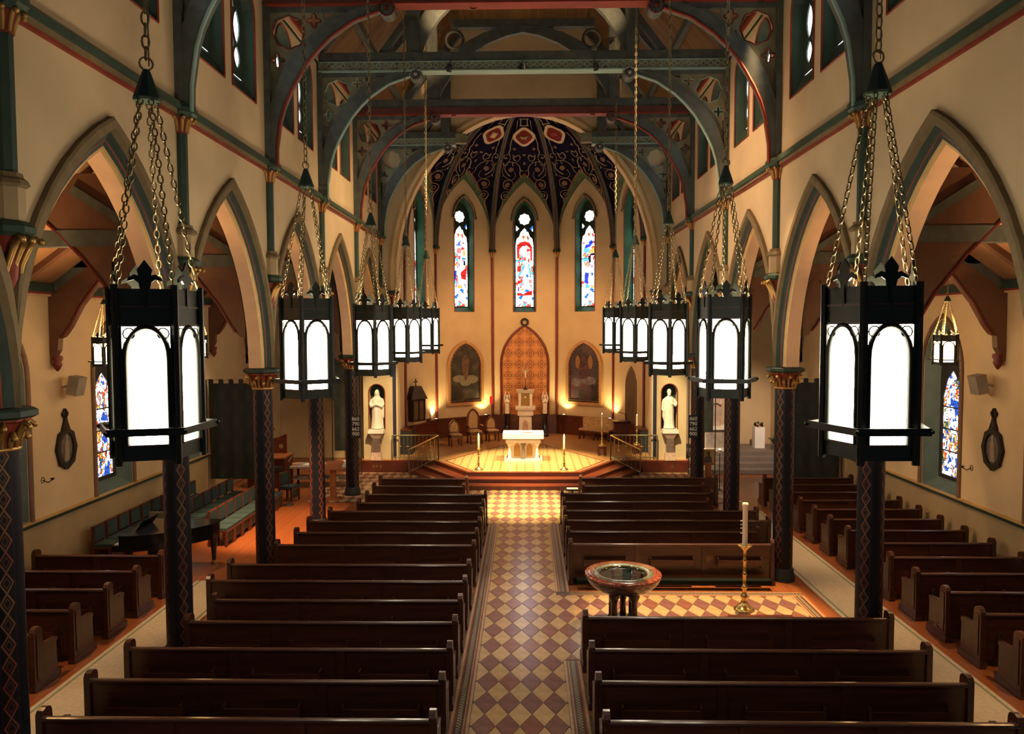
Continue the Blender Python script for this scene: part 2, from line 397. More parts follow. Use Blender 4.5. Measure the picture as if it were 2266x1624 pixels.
share = {}; rest = {0: G(), 1: G()}
for n, (cy, cx, dark, P, A) in enumerate(tiles):
    dz = random.uniform(-.0015, .002)
    if n < 300:
        full = abs(A - DX*DY/2*.965**2) < .002
        v = random.random() < .3
        mt = (TD2 if v else TD) if dark else (TLm2 if v else TLm)
        key = (mt.name, full)
        if full and key in share: me = share[key]
        else:
            g = G(); tile_geo(g, P, 0, (cx, cy)); me = g.mesh('tile', mt)
            if full: share[key] = me
        link('tile', me, fl, (cx, cy, dz))
    else: tile_geo(rest[dark], P, dz)
for x0, x1 in ((-6.9, -1.3), (1.3, 6.9)):
    for i in range(-22, 23):
        for j in range(18, 30):
            for dark in (0, 1):
                cx = (i + (.5 if dark else 0))*DX; cy = TY0 + (j + (0 if dark else .5))*DY; h, k = DX/2*.965, DY/2*.965
                P = clip([(cx+h, cy), (cx, cy+k), (cx-h, cy), (cx, cy-k)], x0, x1, 23.9, 28.9)
                if len(P) >= 3: tile_geo(rest[dark], P, random.uniform(-.0015, .002))
for d, mt in ((0, TLm), (1, TD)):
    if rest[d].v: rest[d].obj('far_tiles', mt, fl, kind='stuff')
def border_run(x0, x1, y0, y1, flip):
    """five parallel border strips, along the longer side"""
    cuts = [0, .16, .24, .32, .42, .66, .74, .82, 1]; ms = [0, 1, 0, 2, 3, 2, 0, 1]
    mats = [BORD, mat('border_red', (.25, .06, .04), .35), mat('border_maroon', (.13, .05, .04), .35), MOS]
    for a, b, mi in zip(cuts, cuts[1:], [0, 1, 0, 2, 3, 2, 1, 0]):
        if flip: a, b = 1-b, 1-a
        if y1-y0 > x1-x0: g = G().box(x0+(x1-x0)*a, x0+(x1-x0)*b-.004, y0, y1, -.011, random.uniform(-.001, .001))
        else: g = G().box(x0, x1, y0+(y1-y0)*a, y0+(y1-y0)*b-.004, -.011, random.uniform(-.001, .001))
        g.obj('border_strip', mats[mi], fl)
border_run(-.98, -.705, 5.2, 21.27, True); border_run(.705, .98, 5.2, 12.40, False); border_run(.705, .98, 15.70, 21.27, False)
border_run(.99, 5.78, 15.51, 15.72, False); border_run(5.51, 5.78, 12.42, 15.50, False); border_run(.99, 5.78, 12.2, 12.41, True)
# side paving in front of the sanctuary
for s in (-1, 1):
    xs = sorted((s*1.3, s*6.9)); G().box(xs[0], xs[1], 23.9, 28.9, -.012, -.0035).obj('side_paving_bed', mat('grout', (0, 0, 0)), fl)
# carpets of the side aisles
for s, nm in ((-1, 'left'), (1, 'right')):
    r = thing('carpet_runner', 'beige carpet runner with green edge lines along the %s side aisle' % nm, 'carpet', (s*6.6, 3.0, -.012))
    g = G().box(-.52, .52, 0, 13.3 if s < 0 else 19.8, 0, .02); g.obj('pile', CARPET, r)
    for q in (-1, 1): G().box(q*.43-.018, q*.43+.018, 0, 13.3 if s < 0 else 19.8, .019, .0225).obj('edge_line', CARPET_G, r)

# ================================================================== NAVE WALLS
def wall_fn(s): return lambda u, v, t: (s*(XF+t), u, v)
def head(u0, d, n=10):
    """arch extrados at offset d, from left spring to right spring, as (y,z)"""
    R = ARAD+d; am = math.acos(AH/R)
    rt = [(u0-AH+R*cos(am*i/n), SPRING+R*sin(am*i/n)) for i in range(n+1)]
    lt = [(2*u0-x, z) for x, z in rt]
    return lt + list(reversed(rt[:-1]))
WIN_C = [m + o for m in MIDS for o in (-.825, .825)]
def cler_outline(c, w=.625, z0=10.15, zs=11.85, h=.62): return [(c+u, z) for u, z in pointed_h(w, h, z0, zs, 5)]
PROFILE = [(.40, .0), (.40, -.075), (.36, -.09), (.26, -.09), (.22, -.02), (.17, .03), (.135, .05), (.115, .06), (.06, .085), (.04, .11), (.0, .13), (.0, .40), (.04, .42), (.2, .5)]
PMAT = [0, 0, 0, 0, 1, 1, 2, 1, 3, 3, 4, 3, 1]
wn = 0
for s, nm in ((-1, 'left'), (1, 'right')):
    out = [(MIDS[0]-BAY/2, SPRING)]
    for m in MIDS: out += head(m, .2)
    out += [(Y5, SPRING), (Y5, ZTOP), (MIDS[0]-BAY/2, ZTOP)]
    holes = [cler_outline(c) for c in WIN_C]
    w = G().plate(out, holes, wall_fn(s), 0, XB-XF, 0).obj('wall_%s' % nm, [PLASTER], kind='structure')
    # arch mouldings, one part per arch
    for m in MIDS:
        g = G(); rows = []
        for d, t in PROFILE: rows.append([(s*(XF+t), min(max(y, m-BAY/2), m+BAY/2), z) for y, z in head(m, d)])
        for a, b, mi in zip(rows, rows[1:], PMAT): g.loft([a, b], mi, False, False, False)
        g.obj('arch_moulding', [STONE, GREEN, RED, GOLDP, SOFFIT], w)
    # string course
    ext = (MIDS[0]-BAY/2, Y5)
    for z0, z1, pr, mt in ((ZSTR, ZSTR+.045, .05, RED), (ZSTR+.045, ZSTR+.11, .09, STONE), (ZSTR+.11, ZSTR+.20, .14, GREEN_L), (ZSTR+.20, ZSTR+.24, .11, STONE)):
        xs = sorted((s*(XF-pr), s*(XF+.02))); G().box(xs[0], xs[1], ext[0], ext[1], z0, z1).obj('string_course', mt, w)
    # cornice under the roof
    for z0, z1, pr, mt in ((12.58, 12.63, .03, GREEN), (12.63, 12.76, .06, PLASTER), (12.76, 12.85, .11, RED)):
        xs = sorted((s*(XF-pr), s*(XF+.02))); G().box(xs[0], xs[1], ext[0], ext[1], z0, z1).obj('cornice', mt, w)
    # clerestory windows
    for c in WIN_C:
        wn += 1
        if c < 7: continue
        o = thing('window_%d' % wn, None, None, (s*XF, c, 10.15)); o['kind'] = 'structure'
        A = [(u, z-10.15) for u, z in pointed_h(.625, .62, 10.15, 11.85, 5)]
        Bk = [(u, z-10.15) for u, z in pointed_h(.52, .52, 10.58, 11.80, 5)]
        r0 = [(s*-.005, u, z) for u, z in A]; r1 = [(s*.24, u, z) for u, z in Bk]
        G().loft([r0, r1], 0, False, True, False).obj('reveal', GREEN_L, o)
        edge = [(s*-.012, u, z) for u, z in A]; G().tube(edge, .022, 4, 0, True, False).obj('edge_line', RED, o)
        lens = lambda cu, cz, w, h: [(cu + w*cos(pi*i/6)*(1-abs(sin(pi*i/6))**3*.3) if 0 else cu + (w*(1-(2*(i/6 if i <= 6 else 2-i/6)-1)**2)*(1 if i <= 6 else -1)), cz + h*(2*(i/6 if i <= 6 else 2-i/6)-1)) for i in range(12)]
        hol = [lens(-.20, 1.40, .16, .34), lens(.20, 1.40, .16, .34), lens(-.20, .80, .15, .22), lens(.20, .80, .15, .22), [(-.07, 1.72), (.07, 1.72), (0, 1.98)], [(-.06, 1.02), (0, .92), (.06, 1.02), (0, 1.12)]]
        G().plate(Bk, hol, lambda u, v, t: (s*(.20+t), u, v), 0, .03).obj('tracery', GREEN, o)
        gg = [[(s*.25, u, z) for u, z in Bk]]
        G().add(gg[0], [tuple(range(len(Bk)))]).obj('pane', GLASS_CLER, o)

# ------------------------------------------------------------------ columns
def leaf(g, ang, r0, z0, z1, out, mi):
    pts = []; rr = []
    for i in range(7):
        t = i/6; rad = r0+.01+out*(t**2.2); z = z0+(z1-z0)*min(1, t*1.15) - (.05 if i == 6 else 0) + (.02 if i == 5 else 0)
        pts.append((rad*cos(ang), rad*sin(ang), z)); rr.append(.020+.014*sin(pi*t)+(.012 if i == 6 else 0))
    g.tube(pts, rr, 6, mi)
    e = pts[-1]; g.ball(e, .034, mi, 6)
def make_column():
    t = thing('column', 'x', 'column', (0, 0, 0))
    g = G().lathe([(.27, 0), (.27, .10), (.25, .14), (.24, .24), (.22, .28)], 16); g.obj('base', mat('column_base', (.012, .014, .014), .5), t)
    G().lathe([(.212, .28), (.205, 4.22)], 24, caps=False).obj('shaft', COLUMN, t)
    G().lathe([(.22, 4.19), (.235, 4.21), (.22, 4.23)], 16).obj('necking', GOLD, t)
    g = G().lathe([(.20, 4.22), (.21, 4.35), (.27, 4.50)], 16, caps=False, mi=1)
    for k in range(8): leaf(g, k*pi/4, .20, 4.22, 4.50, .15, 0)
    for k in range(8): leaf(g, k*pi/4+pi/8, .20, 4.22, 4.38, .08, 0)
    g.obj('leaf_capital', [GOLD, RED], t)
    G().lathe([(.30, 4.50), (.33, 4.52), (.33, 4.545)], 8, smooth=False, a0=pi/8).obj('red_fillet', RED, t)
    G().lathe([(.34, 4.54), (.40, 4.57), (.40, 4.63), (.36, 4.655)], 8, smooth=False, a0=pi/8).obj('abacus', GREEN, t)
    return t
proto = make_column(); first = True
for k in range(5):
    for s, nm in ((-1, 'left'), (1, 'right')):
        if k == 0 and s > 0: continue
        c = proto if first else copy_tree(proto); first = False
        c.location = (s*XC, YK[k], -.012)
        c['label'] = 'dark blue stencilled column with gilt capital, %s back from the sanctuary on the %s' % (ORD[4-k], nm)
        c['group'] = 'arcade columns'
# ------------------------------------------------------------------ wall shafts between the arches
def make_shaft():
    t = thing('wall_shaft', 'x', 'wall shaft')
    g = G()
    for q in (-.12, 0, .12):
        pts = [(.02, q, 6.05), (.06, q*.9, 6.22), (.13, q, 6.38), (.22, q*1.2, 6.50), (.25, q*1.3, 6.46)]
        g.tube(pts, [.02, .035, .04, .032, .03], 6, 0); g.ball(pts[-1], .04, 0, 6)
    g.lathe([(.03, 5.95), (.07, 6.05), (.09, 6.25), (.13, 6.45), (.16, 6.52)], 10, mi=1); g.obj('leaf_corbel', [GOLD, RED], t)
    G().lathe([(.20, 6.50), (.26, 6.54), (.26, 6.60), (.20, 6.66)], 8, smooth=False, a0=pi/8).obj('corbel_moulding', GREEN_L, t)
    G().lathe([(.17, 6.64), (.17, 7.03)], 8, smooth=False, a0=pi/8).obj('block', PLASTER_LOW, t)
    G().lathe([(.18, 7.02), (.22, 7.05), (.20, 7.10), (.16, 7.13), (.15, 7.18)], 8, smooth=False, a0=pi/8).obj('base_ring', STONE, t)
    G().lathe([(.105, 7.16), (.105, 8.68)], 8, smooth=False, a0=pi/8).obj('shaft', GREEN_L, t)
    g = G().lathe([(.11, 8.64), (.12, 8.72), (.18, 8.90)], 10, mi=1, caps=False)
    for k in range(6): leaf(g, -pi/2+k*pi/5, .10, 8.66, 8.92, .11, 0)
    g.obj('leaf_capital', [GOLD, RED], t)
    G().lathe([(.20, 8.88), (.27, 8.95), (.27, 9.03), (.22, 9.10)], 8, smooth=False, a0=pi/8).obj('cap_moulding', GREEN_L, t)
    return t
proto = make_shaft(); first = True
for k in range(6):
    for s, nm in ((-1, 'left'), (1, 'right')):
        if k == 0 and s > 0: continue
        c = proto if first else copy_tree(proto); first = False
        c.location = (s*(XF-.02), YK[k] if k < 5 else Y5-.16, 0); c.rotation_euler = (0, 0, 0 if s < 0 else pi)
        c['label'] = 'green wall shaft on gilt leaf corbel, %s from the chancel arch on the %s wall' % (ORD[5-k], nm)
        c['group'] = 'wall shafts'

# ================================================================== ROOF
rise = 1.16; XR = 2.3; ZR = 12.75+(XB-.35-XR)*rise
def rz(x): return 12.84+(XB-.35-abs(x))*rise
g = G()
for s in (-1, 1):
    a = [(s*(XB-.2), y, rz(XB-.2)) for y in (3.9, Y5)]; b = [(s*XR, y, rz(XR)) for y in (3.9, Y5)]
    g.add(a+b, [(0, 1, 3, 2)])
g.obj('ceiling', ROOFWOOD, kind='structure')
ceil = bpy.data.objects['ceiling']
G().box(-XR-.05, XR+.05, 3.9, Y5, rz(XR), rz(XR)+.1).obj('collar_ceiling', ROOFWOOD_X, ceil)
for s in (-1, 1):
    for x in (4.6, 3.5):
        G().beam((s*x, 3.9, rz(x)-.09), (s*x, Y5, rz(x)-.09), .16, .2).obj('purlin', TIMBER, ceil)
BR_IN = [(5.27, 8.98), (5.26, 9.4), (5.17, 9.98), (5.07, 10.3), (4.93, 10.6), (4.76, 10.9), (4.58, 11.18), (4.34, 11.46), (4.08, 11.71), (3.59, 12.04), (3.04, 12.23), (2.84, 12.27)]
BR_OUT = [(5.48, 8.98), (5.48, 9.4), (5.42, 9.98), (5.37, 10.3), (5.27, 10.6), (5.15, 10.9), (4.99, 11.18), (4.80, 11.42), (4.55, 11.68), (4.05, 12.06), (3.30, 12.38), (2.84, 12.5)]
def spandrel(g, s, y, mi=0):
    outer = [(5.46, 9.4), (5.40, 9.98), (5.35, 10.3), (5.25, 10.6), (5.13, 10.9), (4.97, 11.18), (4.78, 11.42), (4.53, 11.68), (4.03, 12.06), (3.45, 12.33), (5.46, 12.33)]
    big = [(4.97+(.335+.016*cos(8*a_))*cos(a_), 11.82+(.335+.016*cos(8*a_))*sin(a_)) for a_ in [2*pi*i/40 for i in range(40)]]
    def quat(cx, cz): return [(cx+(.105+.045*cos(4*a_))*cos(a_), cz+(.105+.045*cos(4*a_))*sin(a_)) for a_ in [2*pi*i/32 for i in range(32)]]
    holes = [big, quat(4.43, 12.06), quat(5.22, 11.24), [(3.95, 12.22), (4.20, 12.12), (4.22, 12.27), (3.80, 12.28)], [(5.40, 10.45), (5.40, 11.0), (5.33, 11.0), (5.35, 10.6)]]
    g.plate(outer, holes, lambda u, v, t: (s*u, y+t, v), -.03, .03, mi)
    return holes
for k in range(1, 6):
    y = YK[k] if k < 5 else Y5-.16
    red = k in (2, 4)
    line = RED if red else GREEN_P
    t = thing('roof_truss', None, 'roof truss', (0, y, 9.1), group='roof trusses')
    t['label'] = {1: 'dark green roof truss nearest the viewer, only its arched feet in view', 2: 'red-lined roof truss crossing the very top of the picture', 3: 'dark green roof truss with lattice-carved tie beam and pale edges',
                  4: 'maroon and blue-grey roof truss just before the chancel arch', 5: 'half truss with lattice-carved beam stubs against the chancel arch wall'}[k]
    o = (0, y, 9.1)
    for s in (-1, 1):
        xs = sorted((s*5.37, s*5.50)); G().box(xs[0], xs[1], y-.13, y+.13, 9.08, 12.4).obj('wall_post', TIMBER, t, o).location = (0, 0, 0)
        g = G(); rings = []
        for (a, b), (c, d) in zip(BR_IN, BR_OUT): rings.append([(s*a, y-.11, b), (s*a, y+.11, b), (s*c, y+.11, d), (s*c, y-.11, d)])
        g.loft(rings, 0, False); g.obj('arched_brace', TIMBER, t, o).location = (0, 0, 0)
        pts = [(s*(a-.02), y-.10, b-.01) for a, b in BR_IN]; G().tube(pts, .036, 5).obj('brace_edge', line, t, o).location = (0, 0, 0)
        xs = sorted((s*3.3, s*5.4)); G().box(xs[0], xs[1], y-.06, y+.06, 12.235, 12.35).obj('spandrel_rail', TIMBER, t, o).location = (0, 0, 0)
        g = G(); hs = spandrel(g, s, y); g.obj('spandrel_panel', TIMBER_L, t, o).location = (0, 0, 0)
        for h in hs[:3]: G().tube([(s*u, y-.035, v) for u, v in h], .014, 4, 0, True).obj('foil_edge', line if not red else RED, t, o).location = (0, 0, 0)
        g = G()
        rg = [[(s*2.84+.17*r*cos(2*pi*j/14), y+yy, 12.26+.17*r*sin(2*pi*j/14)) for j in range(14)] for r, yy in ((.5, -.18), (1, -.16), (1, .16), (.5, .18))]
        g.loft(rg, 0, False)
        for j in range(14): g.ball((s*2.84+.15*cos(2*pi*j/14), y-.17, 12.26+.15*sin(2*pi*j/14)), .022, 1, 6)
        g.ball((s*2.84, y-.19, 12.26), .05, 1, 8)
        g.obj('brace_boss', [TIMBER, GREY if not red else VRED], t, o).location = (0, 0, 0)
        xs = sorted((s*2.75, s*3.09)); G().box(xs[0], xs[1], y-.14, y+.14, 12.8, rz(2.9)).obj('queen_post', TIMBER, t, o).location = (0, 0, 0)
        G().beam((s*3.75, y, 12.85), (s*2.98, y, 13.85), .16, .2, 0, (0, 1, 0)).obj('strut', TIMBER, t, o).location = (0, 0, 0)
        G().beam((s*5.5, y, rz(5.5)-.12), (s*2.4, y, rz(2.4)-.12), .22, .24, 0, (0, 1, 0)).obj('principal_rafter', TIMBER, t, o).location = (0, 0, 0)
        # curved upper brace
        ri = [(2.74, 12.83), (2.55, 13.25), (2.2, 13.75), (1.7, 14.25), (1.1, 14.62), (.5, 14.85), (0, 14.95)]
        ro = [(2.80, 13.1), (2.74, 13.7), (2.45, 14.15), (1.9, 14.62), (1.25, 14.95), (.6, 15.12), (0, 15.2)]
        if k < 5:
            rings = [[(s*a, y-.10, b), (s*a, y+.10, b), (s*c, y+.10, d), (s*c, y-.10, d)] for (a, b), (c, d) in zip(ri, ro)]
            G().loft(rings, 0, False).obj('upper_brace', TIMBER, t, o).location = (0, 0, 0)
            G().tube([(s*2.2+.28*cos(2*pi*i/16), y, 14.75+.28*sin(2*pi*i/16)) for i in range(16)], .05, 5, 0, True).obj('pierced_ring', TIMBER, t, o).location = (0, 0, 0)
    spans = [(-5.45, 5.45)] if k < 5 else [(-5.45, -2.55), (2.55, 5.45)]
    for a, b in spans:
        if red:
            G().box(a, b, y-.15, y+.15, 12.58, 12.84).obj('tie_beam', TIMBER, t, o).location = (0, 0, 0)
            G().box(a, b, y-.17, y+.17, 12.38, 12.58).obj('tie_beam_moulding', TIMBER_R, t, o).location = (0, 0, 0)
            G().box(a, b, y-.175, y+.175, 12.345, 12.38).obj('beam_line', RED, t, o).location = (0, 0, 0)
        else:
            G().box(a, b, y-.15, y+.15, 12.60, 12.84).obj('tie_beam', TIMBER, t, o).location = (0, 0, 0)
            G().box(a, b, y-.145, y+.145, 12.37, 12.60).obj('tie_beam_frieze', TIMBER_L, t, o).location = (0, 0, 0)
            G().box(a, b, y-.17, y+.17, 12.575, 12.60).box(a, b, y-.175, y+.175, 12.34, 12.375).obj('beam_line', GREEN_P, t, o).location = (0, 0, 0)
            g = G(); n = int((b-a)/.19)
            for i in range(n):
                x = a+(i+.5)*(b-a)/n; h = .08
                for p, q in (((-h, 0), (0, h)), ((0, h), (h, 0)), ((h, 0), (0, -h)), ((0, -h), (-h, 0))):
                    g.beam((x+p[0], y-.15, 12.487+p[1]), (x+q[0], y-.15, 12.487+q[1]), .02, .018, 0, (0, 1, 0))
            g.obj('lattice_carving', GREEN_P, t, o).location = (0, 0, 0)
    if k < 5: G().box(-2.3, 2.3, y-.13, y+.13, 15.1, 15.35).obj('collar_beam', TIMBER, t, o).location = (0, 0, 0)
    if k == 5:
        for s in (-1, 1):
            G().beam((s*2.55, y, 12.6), (s*2.15, y, 12.6), .26, .34, 0, (0, 0, 1)).obj('beam_end', TIMBER_L, t, o).location = (0, 0, 0)

# ================================================================== CHANCEL ARCH WALL
CA, CZ, CB = 4.87, 7.5, 6.09
arch_in = arc(0, CZ, CA, CB, pi, 0, 28)
def niche_outline(cx): return [(cx-.31, 1.62), (cx+.31, 1.62)] + [(cx+.31*cos(pi*i/8), 3.05+.31*sin(pi*i/8)) for i in range(9)]
out = [(-6.2, 0), (-CA, 0)] + arch_in + [(CA, 0), (6.2, 0), (6.2, 12.6), (XR, 16.7), (-XR, 16.7), (-6.2, 12.6)]
wch = G().plate(out, [niche_outline(-5.68), niche_outline(5.55)], lambda u, v, t: (u, Y5+t, v), 0, .5).obj('wall_chancel_arch', PLASTER, kind='structure')
for d0, d1, t, mt in ((0, .10, -.03, GOLDP), (.10, .22, -.08, PLASTER), (.22, .30, -.05, GOLDP)):
    rows = []
    for dd, tt in ((d0, 0), (d0, t), (d1, t), (d1, 0)):
        rows.append([(x, Y5+tt, z) for x, z in [(-CA-dd, 6.9)] + arc(0, CZ, CA+dd, CB+dd, pi, 0, 28) + [(CA+dd, 6.9)]])
    g = G()
    for a, b in zip(rows, rows[1:]): g.loft([a, b], 0, False, False, False)
    g.obj('arch_moulding', mt, wch)
for s in (-1, 1):
    g = G()
    for q in range(4): leaf(g, -pi*.9+q*.55, .05, 6.5, 6.8, .14, 0)
    v = g.v; g.v = [(x+s*5.0, y+Y5, z) for x, y, z in v]; g.lathe([(.05, 6.35), (.1, 6.55), (.17, 6.82)], 8, (s*5.0, Y5, 0), 1)
    g.lathe([(.2, 6.82), (.25, 6.87), (.2, 6.93)], 8, (s*5.0, Y5, 0), 2); g.obj('arch_corbel', [GOLD, RED, GREEN_L], wch)
    cx = -5.68 if s < 0 else 5.55
    g = G(); N8 = niche_outline(cx)
    g.add([(x, Y5+.42, z) for x, z in N8], [tuple(range(len(N8)))]); g.obj('niche_back', GREEN, wch)
    G().tube([(x, Y5-.01, z) for x, z in N8], .02, 4, 0, True, False).obj('niche_edge', RED, wch)
    xs = sorted((s*4.93, s*5.06)); G().box(xs[0], xs[1], Y5-.02, Y5, .5, 4.4).obj('painted_pilaster', mat('navy_paint', (.02, .02, .045), .5), wch)
    g = G()   # little bracket above the niche
    g.lathe([(.02, 3.72), (.07, 3.80), (.10, 3.95), (.12, 4.0)], 8, (cx+(.12 if s > 0 else .0), Y5-.06, 0)); g.obj('leaf_boss', GOLD, wch)

# ------------------------------------------------------------------ chancel sides and apse
wa = G()
for s in (-1, 1):
    xs = sorted((s*5.02, s*5.3)); wa.box(xs[0], xs[1], Y5+.5, 31.83, 0, 12.6)
wa = wa.obj('wall_chancel_sides', PLASTER, kind='structure')
SCROLL = [
 [(.44, .1), (.54, .07), (.55, .16), (.52, .27), (.58, .23), (.7, .1), (.79, .07), (.8, .11), (.77, .18), (.69, .27), (.6, .36), (.58, .34), (.61, .25), (.69, .14)],
 [(.52, .27), (.54, .18), (.62, .07), (.68, .04), (.65, .11), (.6, .17), (.59, .15), (.63, .1)],
 [(.66, .64), (.68, .59), (.64, .65), (.61, .73), (.62, .73), (.68, .64), (.74, .54), (.74, .49), (.69, .51), (.61, .59), (.57, .59), (.59, .48), (.67, .32), (.76, .2), (.83, .17), (.84, .2), (.82, .25)],
 [(.71, .46), (.64, .53), (.63, .49), (.69, .35), (.74, .27)], [(.69, .51), (.78, .41), (.85, .33), (.91, .25), (.93, .19), (.92, .15), (.95, .09)],
 [(.93, .19), (.98, .14)], [(.85, .34), (.9, .32), (.93, .33), (.91, .38), (.85, .41), (.8, .48)], [(.81, .45), (.82, .4), (.86, .35)],
 [(.74, .54), (.72, .61), (.75, .61), (.75, .66)], [(.6, .61), (.59, .68)], [(.59, .48), (.55, .53)], [(.79, .39), (.8, .34)], [(.75, .66), (.80, .70), (.84, .66), (.88, .74), (.90, .80)]]
ZS, ZQ = 9.2, 12.4; CROWN = Vector((0, 31.5, 14.9))
wap = link('wall_apse', None, kind='structure'); wap.empty_display_size = .1
vault = link('ceiling_apse_vault', None, kind='structure')
GREEN_V = mat('vault_green', (.050, .092, .050), .55, var=.2); GREEN_W = mat('window_green', (.018, .065, .032), .6, var=.2, spec=.15)
def facefn(i):
    a, b = Vector(APSE[i]), Vector(APSE[i+1]); m = (a+b)/2; d = (b-a).normalized(); nrm = Vector((-d.y, d.x))   # outward
    return m, d, nrm, (b-a).length
win_id = 100
GLASSC = {n: emission('glass_' + n, c, st) for n, c, st in (('red', (.80, .03, .02), 1.1), ('blue', (.04, .07, .75), 1.2), ('cyan', (.15, .55, .75), 1.3), ('amber', (.95, .50, .10), 1.2), ('violet', (.35, .15, .55), 1.0), ('rose', (.9, .25, .25), 1.2), ('dark', (.03, .02, .03), 1))}
def band(u0, u1, z0, z1, k=.03): return [(u0, z0), ((u0+u1)/2, z0-k), (u1, z0+k*.5), (u1-.01, z1-k), ((u0+u1)/2, z1+k), (u0+.01, z1)]
APSE_PIECES = {
 2: [('red', [(-.30, 2.55), (-.22, 2.6), (-.20, 3.0), (-.08, 3.16), (.08, 3.2), (.22, 3.05), (.24, 2.5), (.31, 2.45), (.31, 3.1), (.2, 3.34), (0, 3.40), (-.2, 3.34), (-.31, 3.1)]),
     ('cyan', [(-.28, 1.72), (-.20, 1.70), (.02, 2.15), (.0, 2.30), (-.12, 2.2)]), ('cyan', [(.14, 2.3), (.20, 2.32), (.27, 1.85), (.25, 1.6), (.20, 1.7)]), ('red', band(-.30, -.14, 1.95, 2.2)),
     ('red', [(-.30, .78), (.30, .80), (.31, 1.05), (.12, .98), (-.05, .86), (-.3, .95)]), ('red', band(-.29, -.16, 1.38, 1.52, .02)), ('rose', band(.16, .29, 1.4, 1.56, .02)), ('violet', band(-.28, -.2, 1.0, 1.2, .01)), ('amber', band(-.16, -.02, 1.05, 1.12, .01))],
 1: [('red', [(.08, 1.55), (.30, 1.5), (.32, 2.1), (.2, 2.0), (.05, 1.85)]), ('blue', [(-.33, 1.45), (-.16, 1.5), (-.12, 1.95), (-.33, 1.9)]), ('amber', band(-.1, .12, 1.12, 1.25, .02)), ('rose', band(-.12, .08, 2.75, 2.98, .02)), ('blue', band(-.15, .1, 3.1, 3.16, .01)), ('violet', band(-.33, -.22, 2.75, 3.1, .01)), ('amber', band(.16, .28, 2.65, 2.9, .02)), ('dark', band(.18, .28, 2.2, 2.4, .02)), ('cyan', band(-.32, -.2, 2.45, 2.6, .02)), ('cyan', band(.1, .3, 2.45, 2.55, .02))],
 3: [('blue', [(-.24, 2.95), (.0, 3.0), (.16, 3.2), (.1, 3.35), (-.04, 3.15), (-.2, 3.12)]), ('cyan', band(-.28, .0, 2.78, 2.95, .03)), ('amber', [(-.1, 2.7), (.25, 2.75), (.28, 3.0), (.1, 2.95)]), ('dark', band(0, .3, 2.62, 2.7, .02)), ('blue', [(-.24, 1.35), (-.08, 1.3), (-.04, 1.8), (-.22, 1.85)]), ('cyan', band(-.2, .0, 1.1, 1.25, .02)), ('red', band(.25, .33, 1.9, 2.6, .01)), ('dark', band(-.06, .06, 2.3, 2.6, .02)), ('amber', band(.05, .2, 1.1, 1.2, .02)), ('cyan', band(-.28, -.1, 2.35, 2.55, .02)), ('rose', band(.05, .16, 2.05, 2.15, .02))]}
